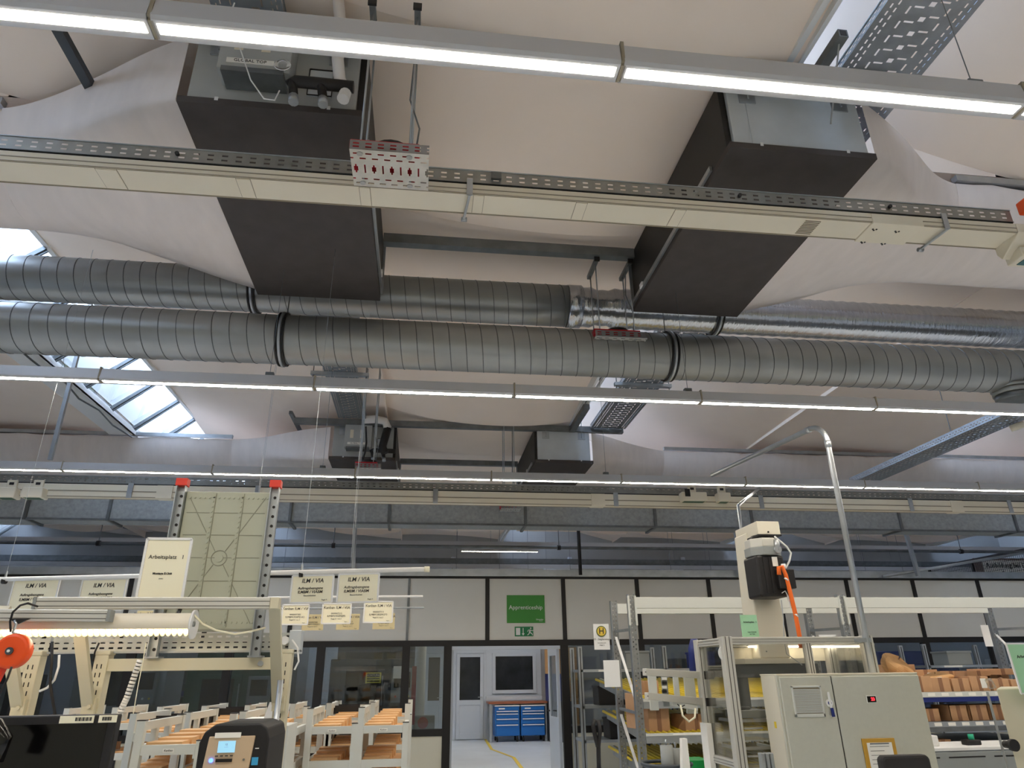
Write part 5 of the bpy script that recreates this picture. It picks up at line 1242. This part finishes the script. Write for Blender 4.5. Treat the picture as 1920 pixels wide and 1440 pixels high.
MB().box((xg0 + .03, YG + .0, 1.0), (xg1 - .03, YG + .006, ztop - .05)).build('front_pane', 'plexi', G)
MB().box((xg0 - .003, YG + .03, .3), (xg0 + .003, YG2 - .03, ztop - .05)).build('side_pane', 'plexi', G)
MB().box((xg1 - .003, YG + .03, .3), (xg1 + .003, YG2 - .03, ztop - .05)).build('side_pane', 'plexi', G)
a = onY(1361, 1225, YG + .02)
MB().cyl((a.x, YG + .01, a.z), (a.x, YG + .02, a.z), .06, 28).build('white_disc', 'white', G)
MB().box((xg0 - .055, YG2 - .1, .2), (xg0 - .015, YG2 + .03, 1.24)).build('white_edge_panel', 'paper', G)
# black portal and column base inside
t = thing('servo_column', (2.8, 5.7, 0), 'beige press column with black servo motor and white top housing rising over the guard', 'machine')
YS = 5.72
zp = onY(1440, 1245, YS).z
MB().box((2.46, YS - .12, zp - .10), (3.18, YS + .12, zp)).build('portal_beam', 'machine_dk', t, bevel=.004)
MB().box((2.50, YS - .11, 1.30), (2.58, YS + .11, zp - .02)).box((3.08, YS - .11, .9), (3.16, YS + .11, zp - .02)).build('portal_leg', 'machine_dk', t, bevel=.004)
MB().box((2.56, YS - .13, zp), (3.08, YS + .13, zp + .04)).build('base_plate', 'cab_side', t, bevel=.003)
zt_ = onY(1412, 1003, YS).z
xc = (onY(1447, 1195, YS).x + onY(1411, 1195, YS).x) / 2 + .04
MB().prism([(xc - .13, YS - .10, zp + .04), (xc + .13, YS - .10, zp + .04), (xc + .10, YS - .10, zt_), (xc - .10, YS - .10, zt_)], (0, .24, 0)).build('column', 'cab_side', t, bevel=.012)
for z in (zt_ - .45, zt_ - .95): MB().cyl((xc - .07, YS - .103, z), (xc - .07, YS - .10, z), .006, 8).build('screw', 'galv_dark', t)
# top housing
p0 = onY(1418, 977, 5.42); p1 = onY(1460, 1000, 5.42)
hx0, hx1 = p0.x + 0.0, onY(1461, 985, 5.42).x; hz0, hz1 = p1.z - .01, p0.z
MB().prism([(hx0, 5.42, hz0), (hx1, 5.42, hz0), (hx1, 5.42, hz1), (hx0, 5.42, hz1)], (-.0, .42, 0)).build('top_housing', 'cab_side', t, bevel=.004)
MB().box((hx0 - .005, 5.415, hz0 - .012), (hx1 + .005, 5.845, hz0)).build('housing_base', 'black', t)
for x in (hx0 + .09, ): MB().cyl((x, 5.416, hz0 + .02), (x, 5.42, hz0 + .02), .008, 8).build('screw', 'black', t)
mx = (onY(1412, 1060, 5.42).x + onY(1472, 1060, 5.42).x) / 2; mw = .13
zm = [hz0, onY(1440, 1010, 5.42).z, onY(1440, 1042, 5.42).z, onY(1450, 1120, 5.42).z]
MB().cyl((mx, 5.5, zm[1]), (mx, 5.5, zm[0]), .075, 20).build('neck', 'black', t)
def octa(cx, cy, r_, z0, z1, name, m): 
    pts = [(cx + r_ * .98 * math.cos(PI / 8 + PI / 4 * k) * 1.08, cy + r_ * math.sin(PI / 8 + PI / 4 * k) * 1.08, z0) for k in range(8)]
    MB().prism(pts, (0, 0, z1 - z0)).build(name, m, t, bevel=.004)
octa(mx, 5.5, .125, (zm[1] + zm[2]) / 2, zm[1], 'gearbox', 'alu'); octa(mx, 5.5, .135, zm[2], (zm[1] + zm[2]) / 2, 'gearbox_flange', 'machine_gy')
MB().box((mx - .125, 5.38, zm[3]), (mx + .115, 5.62, zm[2])).build('servo_motor', 'black', t, bevel=.02)
for dx in (-.07, -.02): MB().box((mx + dx, 5.374, zm[3] + .03), (mx + dx + .02, 5.381, zm[2] - .02)).build('cooling_rib', 'black', t)
MB().box((mx + .02, 5.33, zm[3] + .06), (mx + .16, 5.40, zm[3] + .21)).build('terminal_box', 'black', t, bevel=.008)
MB().box((mx + .01, 5.375, zm[2] - .09), (mx + .055, 5.38, zm[2] - .015)).build('type_plate', 'paper', t)
MB().cyl((mx + .06, 5.36, zm[2] + .03), (mx + .065, 5.36, zm[2] + .12), .022, 12).cyl((mx + .06, 5.34, zm[2] + .04), (mx + .06, 5.39, zm[2] + .04), .03, 14).build('cable_plug', 'galv', t)
MB().cyl((mx + .08, 5.34, zm[3] + .21), (mx + .08, 5.34, zm[3] + .25), .018, 12).build('gland', 'white', t)
pts = [onY(x, y, 5.33) for x, y in ((1461, 1078), (1460, 1064), (1466, 1062), (1473, 1078), (1482, 1112), (1491, 1150), (1499, 1192), (1502, 1215))]
MB().tube(pts, .017, 10).build('orange_cable', 'cable_orange', t)
for px, py in ((1474, 1087), (1492, 1154)): c = onY(px, py, 5.33); MB().cyl((c.x - .004, 5.33, c.z - .004), (c.x + .004, 5.33, c.z + .004), .020, 10).build('cable_tie', 'white', t)
MB().tube([onY(x, y, 5.4) for x, y in ((1452, 1006), (1462, 1014), (1475, 1025), (1483, 1037), (1480, 1052), (1472, 1068), (1470, 1085), (1474, 1110), (1482, 1135))], .008, 8).build('white_cable', 'white', t)
MB().tube([onY(x, y, 5.35) for x, y in ((1466, 1112), (1472, 1108), (1476, 1115), (1482, 1140))], .004, 6).build('thin_white_cable', 'white', t)
MB().tube([onY(x, y, 5.4) for x, y in ((1465, 1125), (1469, 1160), (1470, 1200), (1475, 1226), (1495, 1240), (1504, 1247))], .004, 6).build('signal_cable', 'galv', t)
# lamp reflections in the guard, imitated by glowing strips on the rear profile
for px, w_ in ((1418, .07), (1478, .14), (1575, .30)):
    c = onY(px, 1211, YG2 - .06)
    l_ = thing('lamp_reflection', (c.x, YG2 - .06, c.z), {1418: 'small bright strip imitating a lamp reflection inside the guard left of the column', 1478: 'short glowing strip imitating a lamp reflection inside the guard right of the column', 1575: 'longer glowing strip imitating a lamp reflection inside the right part of the guard'}[px], 'lamp')
    MB().box((c.x - w_, YG2 - .07, c.z), (c.x + w_, YG2 - .03, c.z + .02)).build('strip_backing', 'alu', l_)
    MB().box((c.x - w_ + .01, YG2 - .075, c.z - .012), (c.x + w_ - .01, YG2 - .035, c.z)).build('glowing_tube', 'tube_emit', l_)
MB().box((2.46, YG2 + .02, zp + .02), (xg1 - .04, YG2 + .03, ztop - .06)).build('rear_sheet', 'cab_side', G)
# acrylic drawers inside the guard, lower left
t = thing('test_fixture', (2.45, 5.5, .9), 'clear drawer fixture with grey top behind the left guard pane', 'fixture')
for z in (1.27, 1.09, .91):
    MB().bar((2.32, 5.36, z), (2.60, 5.36, z - .0), .02, .02).bar((2.32, 5.36, z), (2.32, 5.64, z), .02, .02).bar((2.60, 5.36, z), (2.60, 5.64, z), .02, .02).build('tier_frame', 'alu', t)
    MB().box((2.33, 5.37, z - .13), (2.59, 5.63, z - .125)).box((2.33, 5.37, z - .125), (2.335, 5.63, z - .03)).box((2.335, 5.37, z - .125), (2.59, 5.374, z - .03)).build('clear_drawer', 'plexi', t)
    MB().bar((2.38, 5.35, z - .05), (2.52, 5.35, z - .05), .012, .012).build('drawer_handle', 'white', t)
for x in (2.32, 2.60): MB().box((x - .012, 5.35, 0), (x + .012, 5.375, 1.28)).build('fixture_leg', 'alu', t)
MB().box((2.36, 5.38, 1.285), (2.60, 5.62, 1.34)).build('grey_top_block', 'machine_gy', t, bevel=.006)
MB().tube([(2.42 + .06 * math.cos(a), 5.46 + .06 * math.sin(a), 1.352) for a in [2 * PI * k / 24 for k in range(25)]], .012, 8, cap=False).build('clamp_ring', 'machine_dk', t)
# control cabinet
t = thing('control_cabinet', (3.05, 5.15, 0), 'large grey two door control cabinet with vent grille and red digit display', 'cabinet')
cx0, cx1, czt = 2.475, 3.540, 1.578
MB().box((cx0, YC, .08), (cx1, YC + .02, czt)).build('front_body', 'cab', t, bevel=.004)
MB().box((cx0, YC + .022, .08), (cx1, YC + .245, czt - .002)).build('body', 'cab_side', t, bevel=.004)
xm = onY(1556, 1272, YC).x
for a, b, nm in ((cx0 + .012, xm - .004, 'door'), (xm + .004, cx1 - .006, 'door')):
    MB().box((a, YC - .018, .10), (b, YC, czt - .012)).build(nm, 'cab', t, bevel=.005)
MB().box((cx0 - .002, YC - .002, czt - .004), (cx1 + .002, YC + .25, czt + .006)).build('top_edge', 'cab_side', t, bevel=.003)
MB().box((xm - .004, YC - .012, .1), (xm + .004, YC - .002, czt - .012)).build('door_gap', 'black', t)
MB().box((cx0, .0 + YC, 0), (cx1, YC + .24, .08)).build('plinth', 'machine_dk', t)
a, b = onY(1482, 1286, YC - .02), onY(1532, 1344, YC - .02); yv = YC - .018
gr = MB().box((a.x, yv - .012, b.z), (a.x + .012, yv, a.z)).box((a.x + .205, yv - .012, b.z), (a.x + .217, yv, a.z)).box((a.x, yv - .012, a.z - .012), (a.x + .217, yv, a.z)).box((a.x, yv - .012, b.z), (a.x + .217, yv, b.z + .02)).build('vent_grille', 'rack_white', t, bevel=.002)
MB().box((a.x + .01, yv - .002, b.z + .01), (a.x + .207, yv, a.z - .01)).build('grille_back', 'cream_dk', gr)
nl = 17
for i in range(nl):
    z = b.z + .026 + i * (a.z - b.z - .045) / nl
    MB().box((a.x + .012, yv - .011, z), (a.x + .205, yv - .003, z + .006)).build('louvre', 'rack_white', gr)
c = onY(1554, 1318, yv)
MB().cyl((c.x, yv - .012, c.z), (c.x, yv, c.z), .024, 20).build('key_rosette', 'white', t)
MB().cyl((c.x, yv - .016, c.z), (c.x, yv - .012, c.z), .013, 16).build('key_core', 'navy', t)
MB().bar((c.x - .003, yv - .02, c.z + .07), (c.x, yv - .02, c.z - .03), .012, .010, up=(0, 1, 0)).build('key_blade', 'white', t)
MB().bar((c.x + .002, yv - .022, c.z - .03), (c.x + .006, yv - .022, c.z - .085), .018, .012, up=(0, 1, 0)).build('key_grip', 'navy', t)
c = onY(1633, 1311, yv)
MB().box((c.x - .038, yv - .008, c.z - .025), (c.x + .038, yv, c.z + .025)).build('display_frame', 'rack_white', t, bevel=.002)
MB().box((c.x - .032, yv - .0095, c.z - .019), (c.x + .032, yv - .0075, c.z + .019)).build('display', 'black_gloss', t)
M['red_emit'] = mat('red_digits', (1, .02, .03, 1), .5, emit=4.0)
text(t, '23', .028, (c.x + .008, yv - .010, c.z), 'red_emit', bold=.0006, name='red_digits')
MB().box((cx0 - .002, YC + .10, 1.24), (cx0 - .0005, YC + .13, 1.28)).build('yellow_sticker', 'yellow', t)
# clipboard frame on the right door
a, b = onY(1614, 1385, yv), onY(1676, 1390, yv)
t2 = thing('document_frame', ((a.x + b.x) / 2, yv - .01, .85), 'mustard yellow document frame with papers on the right cabinet door', 'frame')
zf = a.z
MB().box((a.x, yv - .012, zf - .34), (b.x, yv - .002, zf)).build('frame_board', mat('mustard_frame', rgb(190, 146, 50), .6), t2, bevel=.002)
MB().box((a.x + .028, yv - .015, zf - .33), (b.x - .028, yv - .0125, zf - .025)).build('paper_sheet', 'paper', t2)
for i in range(9): MB().box((a.x + .045, yv - .0165, zf - .05 - i * .026), (a.x + .045 + (.14, .10, .16, .12)[i % 4], yv - .0152, zf - .047 - i * .026)).build('text_line', 'ink_soft', t2)
MB().box((a.x + .05, yv - .017, zf - .035), (b.x - .05, yv - .015, zf - .028)).build('clip', 'galv_dark', t2)
# handles standing before the cabinet side (three grey brackets)
c0 = onY(1440, 1412, 4.8)
t = thing('bracket_stack', (c0.x, 4.8, 0), 'three upright grey metal brackets in front of the cabinet side at the bottom', 'brackets')
for i in range(3): MB().box((c0.x - .045 + i * .03, 4.8, .75), (c0.x - .022 + i * .03, 4.86, c0.z + .0)).build('bracket', 'machine_gy', t, bevel=.006)
MB().box((c0.x - .08, 4.78, 0), (c0.x + .08, 4.9, .76)).build('stand', 'machine_gy', t)
# conduit pipe with bend
pb = onY(1632, 1250, 5.12); zt2 = 3.50
x = pb.x + .0
t = thing('bent_pipe', (x, 5.12, 1.0), 'tall galvanised pipe with round bend rising beside the machine guard', 'pipe')
top = onY(1556, 850, 5.12); R = .17
e = onZ(1335, 891, top.z + .27); s0 = Vector((top.x, 5.12, top.z + .10))
zE = top.z + .27; e = onZ(1335, 891, zE); dirh = Vector((e.x - s0.x, e.y - s0.y, 0)).normalized()
pts = [Vector((x, 5.12, .3)), s0]
for k in range(1, 10):
    a_ = PI / 2 * k / 9; pts.append(Vector((s0.x, s0.y, s0.z)) + dirh * R * (1 - math.cos(a_)) + Vector((0, 0, R * math.sin(a_))))
pts.append(Vector((e.x, e.y, pts[-1].z)))
MB().tube(pts, .0225, 14).build('pipe', 'galv', t)
for z in (s0.z - .02,): MB().cyl((s0.x, s0.y, z - .03), (s0.x, s0.y, z + .03), .027, 14).build('sleeve_joint', 'galv', t)
MB().cyl(pts[-2] + dirh * .0, pts[-2] + dirh * .05, .027, 14).build('sleeve_joint', 'galv', t)
MB().box((x - .04, 5.1, ztop - .05), (x + .04, 5.2, ztop - .02)).build('pipe_clip', 'galv', t)
# thin bracket pipe above the servo housing
c0, c1, c2 = onY(1424, 915, 8.03), onY(1384, 948, 7.0), onY(1388, 985, 7.0)
tag(MB().tube([c0, (c1.x, 7.0, c1.z), (c2.x, 7.0, c2.z - .3)], .018, 8).build('bracket_pipe', 'galv'), 'thin grey angled pipe between the far trunking and the servo housing', 'pipe')
# green sign at the guard corner
board(1387, 1153, 1424, 1194, 5.24, 'paper_green', 'small green Arbeitsplatz sign on the guard corner beside the column', lines=[('Arbeitsplatz  1', .55, .33, .018, 'ink', .0002, 0), ('Lager Kleinteile', .6, .78, .011, 'ink', 0, 0), ('der Halle', .6, .88, .011, 'ink', 0, 0)])
# opened electrical frame left of the guard
t = thing('electrical_frame', (2.0, 5.5, 1.2), 'open aluminium frame with white mounting plates and wires left of the guard', 'electrical assembly')
def P(px, py, Y=5.6): return onY(px, py, Y)
for (a, b) in (((1208, 1260), (1318, 1266)), ((1212, 1305), (1322, 1316))):
    A, B = P(*a, 5.45), P(*b, 5.75)
    MB().bar(A, B, .04, .05).build('profile', 'alu', t, bevel=.003); MB().bar(A + Vector((0, -.021, 0)), B + Vector((0, -.021, 0)), .002, .006).build('groove', 'alu_dk', t)
    MB().box((B.x - .01, B.y - .05, B.z - .03), (B.x + .07, B.y + .02, B.z + .03)).build('corner_joint', 'black', t)
for x0, y0, x1, y1, Y, m in ((1215, 1267, 1236, 1332, 5.62, 'rack_white'), (1240, 1267, 1256, 1325, 5.66, 'machine_gy'), (1262, 1266, 1276, 1310, 5.7, 'rack_white'), (1282, 1268, 1309, 1338, 5.78, 'cab')):
    A, B = P(x0, y0, Y), P(x1, y1, Y); MB().box((A.x, Y, B.z), (B.x, Y + .02, A.z)).build('mounting_plate', m, t, bevel=.002)
for i in range(6):
    c = P(1245, 1272 + i * 8, 5.65); MB().box((c.x - .015, 5.64, c.z - .012), (c.x + .02, 5.66, c.z + .008)).build('terminal_block', 'black' if i % 2 else 'white', t)
A, B = P(1262, 1315, 5.6), P(1308, 1324, 5.65); MB().prism([A, B, B + Vector((0, 0, -.03)), A + Vector((0, 0, -.03))], (0, .15, 0)).build('cover_flap', 'rack_white', t)
MB().tube([P(1276, 1322, 5.5), P(1280, 1342, 5.5), P(1292, 1353, 5.5), P(1303, 1345, 5.5), P(1304, 1328, 5.5)], .008, 8).build('white_hose', 'paper_cream', t)
MB().tube([P(1270, 1320, 5.52), P(1276, 1326, 5.52), P(1284, 1322, 5.52)], .004, 6).build('black_wire', 'black', t)
xq = P(1322, 1316, 5.75).x; MB().box((xq - .02, 5.72, .0), (xq + .03, 5.77, 1.6)).build('support_post', 'alu', t)
c = onY(1303, 1216, 6.2); tag(MB().tube([(c.x, 6.2, c.z + .08), (c.x, 6.2, c.z), (c.x - .02, 6.2, c.z - .22)], .05, 12, radii=[.03, .06, .05]).build('blue_jacket', 'navy'), 'dark blue cloth bundle hanging behind the guard left corner', 'jacket')
# parts at the bottom: black ring, grey housings, paper cone, green crate
t = thing('round_tray', (onY(1250, 1432, 5.3).x, 5.3, 0), 'dark round tray with rim at the bottom edge below the electrical frame', 'tray')
c = onY(1250, 1432, 5.3)
MB().tube([(c.x + .17 * math.cos(a), 5.3 + .17 * math.sin(a), c.z) for a in [2 * PI * k / 36 for k in range(37)]], .012, 8, cap=False).build('rim', 'machine_dk', t)
MB().cyl((c.x, 5.3, c.z - .03), (c.x, 5.3, c.z - .02), .17, 36).cyl((c.x, 5.3, 0), (c.x, 5.3, c.z - .03), .05, 14).build('base', 'machine_dk', t)
for i, (px, py, lb) in enumerate(((1249, 1397, 'left light grey motor housing on the round tray'), (1266, 1403, 'right light grey motor housing on the round tray'))):
    c = onY(px, py, 5.28 + .06 * i)
    m_ = thing('motor_housing', (c.x, 5.28, c.z - .3), lb, 'motor housing')
    MB().cyl((c.x, 5.28 + .06 * i, c.z - .26), (c.x, 5.28 + .06 * i, c.z), .045, 20).build('body', 'machine_gy', m_)
    MB().cyl((c.x, 5.28 + .06 * i, c.z), (c.x, 5.28 + .06 * i, c.z + .035), .006, 8).build('shaft', 'galv', m_)
c = onY(1283, 1385, 5.0); c2 = onY(1285, 1436, 5.0)
tag(MB().prism([(c.x - .015, 5.0, c.z), (c.x + .02, 5.0, c.z), (c2.x + .035, 5.0, c2.z - .25), (c2.x - .04, 5.0, c2.z - .25)], (0, .05, 0)).build('paper_cone', 'paper'), 'white paper cone with red marks in front of the grey housings', 'paper cone')
c = onY(1314, 1440, 6.0); t = thing('green_crate', (c.x, 6.0, 0), 'bright green crate at the bottom edge left of the guard', 'crate')
MB().box((c.x - .11, 6.0, c.z - .15), (c.x + .09, 6.25, c.z + .055)).build('crate', mat('bright_green_plastic', rgb(20, 150, 70), .4), t, bevel=.006)
MB().box((c.x - .13, 5.98, 0), (c.x + .11, 6.27, c.z - .15)).build('stand', 'machine_gy', t)
# beige cabinet and green sign at the right edge
c = onY(1868, 1291, 4.5)
t = thing('beige_cabinet', (c.x + .3, 4.6, 0), 'beige cabinet with black knob at the right edge', 'cabinet')
MB().prism([(c.x, 4.5, 0), (c.x + .8, 4.5, 0), (c.x + 1.3, 4.95, 0), (c.x * 1.1 + .03, 4.95, 0)], (0, 0, c.z)).build('body', 'beige', t, bevel=.008)
k = onY(1889, 1396, 4.48); MB().cyl((k.x, 4.44, k.z), (k.x, 4.5, k.z), .022, 16).cyl((k.x, 4.42, k.z), (k.x, 4.445, k.z), .035, 20).build('knob', 'black', t)
MB().bar((c.x - .03, 4.55, c.z - .02), (c.x - .02, 4.55, .6), .01, .012, up=(0, 1, 0)).build('edge_strip', 'galv', t)
a = onY(1886, 1207, 4.4); b = onY(1905, 1297, 4.4)
paper_sign((a.x, 4.4, a.z), (a.x + .26, 4.4, a.z), (a.x + .012, 4.4, c.z - .03), [('Arbeitsplatz  2', .5, .26, .027, 'ink', .0003, 0), ('Wareneingang', .5, .62, .016, 'ink', .0002, 0)], 'large green Arbeitsplatz sign standing on the beige cabinet at the right edge', 'paper_green', frame='white')
tag(MB().cyl((c.x + .06, 4.6, c.z), (c.x + .04, 4.6, c.z + .055), .022, 14).build('paper_cup', 'plexi'), 'small clear cup on the beige cabinet beside the green sign', 'cup')
# chair
c = onY(1698, 1416, 4.0)
t = thing('office_chair', (c.x, 4.2, 0), 'black office chair, only the rounded top of its backrest in view at the bottom', 'chair')
n = 10; w_ = .145
out = [(c.x - w_, c.z - .42)] + [(c.x - w_ + .03 - .03 * math.cos(a), c.z - .03 + .03 * math.sin(a)) for a in [PI / 2 * k / 6 for k in range(7)]] + [(c.x + w_ - .03 + .03 * math.sin(a), c.z - .03 + .03 * math.cos(a)) for a in [PI / 2 * k / 6 for k in range(7)]] + [(c.x + w_, c.z - .42)]
MB().prism([(p[0], 4.0, p[1]) for p in out], (0, .06, 0)).build('backrest', mat('black_fabric', rgb(40, 38, 38), .8), t, bevel=.015)
MB().box((c.x - .22, 3.62, c.z - .62), (c.x + .22, 4.06, c.z - .54)).build('seat', 'black', t, bevel=.03)
MB().bar((c.x, 4.05, c.z - .3), (c.x, 3.95, c.z - .62), .05, .02).build('back_bracket', 'black', t)
MB().cyl((c.x, 3.84, .1), (c.x, 3.84, c.z - .62), .03, 14).build('gas_column', 'black', t)
for k in range(5):
    a_ = 2 * PI * k / 5; MB().bar((c.x, 3.84, .12), (c.x + .28 * math.cos(a_), 3.84 + .28 * math.sin(a_), .08), .04, .03).build('base_arm', 'black', t)
    MB().cyl((c.x + .28 * math.cos(a_) - .02, 3.84 + .28 * math.sin(a_), .035), (c.x + .28 * math.cos(a_) + .02, 3.84 + .28 * math.sin(a_), .035), .035, 12).build('castor', 'black', t)
# grey white unit right of the cabinet
c = onY(1715, 1395, 6.2); tag(MB().box((c.x - .05, 6.2, 0), (c.x + .17, 6.5, c.z)).build('white_bin', 'rack_white', bevel=.01), 'white bin between the control cabinet and the packing table', 'bin')

# ------------------------------------------------------------------ lamp suspensions and ceiling details
def suspension(px, py, Y, z, label):
    x = onY(px, py, Y).x; t = thing('lamp_suspension', (x, Y, z), label, 'suspension')
    MB().box((x - .03, Y - .02, z), (x + .03, Y + .02, z + .035)).build('bracket', 'galv_dark', t, bevel=.003)
    MB().cyl((x, Y, z + .03), (x, Y, 5.35), .002, 5).build('steel_wire', 'galv_dark', t)
suspension(505, 710, 4.88, 3.666, 'small bracket and wire holding the second lamp row below the left duct clamp')
suspension(1290, 738, 4.88, 3.666, 'small bracket and wire holding the second lamp row right of the middle skylight')
suspension(605, 878, 7.5, 3.706, 'small bracket and wire holding the third lamp row beside the distant air unit')
suspension(1136, 890, 7.5, 3.706, 'small bracket and wire holding the third lamp row right of the distant plain unit')
suspension(1828, 172, 1.67, 3.556, 'small bracket and wire holding the nearest lamp row at the right')
x = onY(97, 850, 7.9).x
tag(MB().box((x - .02, 7.88, 3.85), (x + .02, 7.92, 5.95)).build('vertical_channel', 'galv'), 'vertical galvanised channel at the left between the second and third lamp rows', 'channel')
x = onZ(195, 210, 5.14).x
tag(MB().box((x - .03, 1.2, 5.12), (x + .03, 3.9, 5.17)).build('ceiling_profile', 'machine_dk'), 'dark ceiling profile at the upper left ending at the fabric hood', 'profile')
x = -4.84
pts = [(x, 8.0, 5.22), (x + .03, 8.6, 5.20), (x + .08, 9.0, 5.22), (x + .04, 9.5, 5.19), (x + .1, 10.0, 5.21), (x + .06, 10.6, 5.19), (x + .12, 11.2, 5.20)]
tag(MB().tube(pts, .012, 6).build('curb_cable', 'galv_dark'), 'loose cable bundle along the lower frame of the left skylight', 'cable')
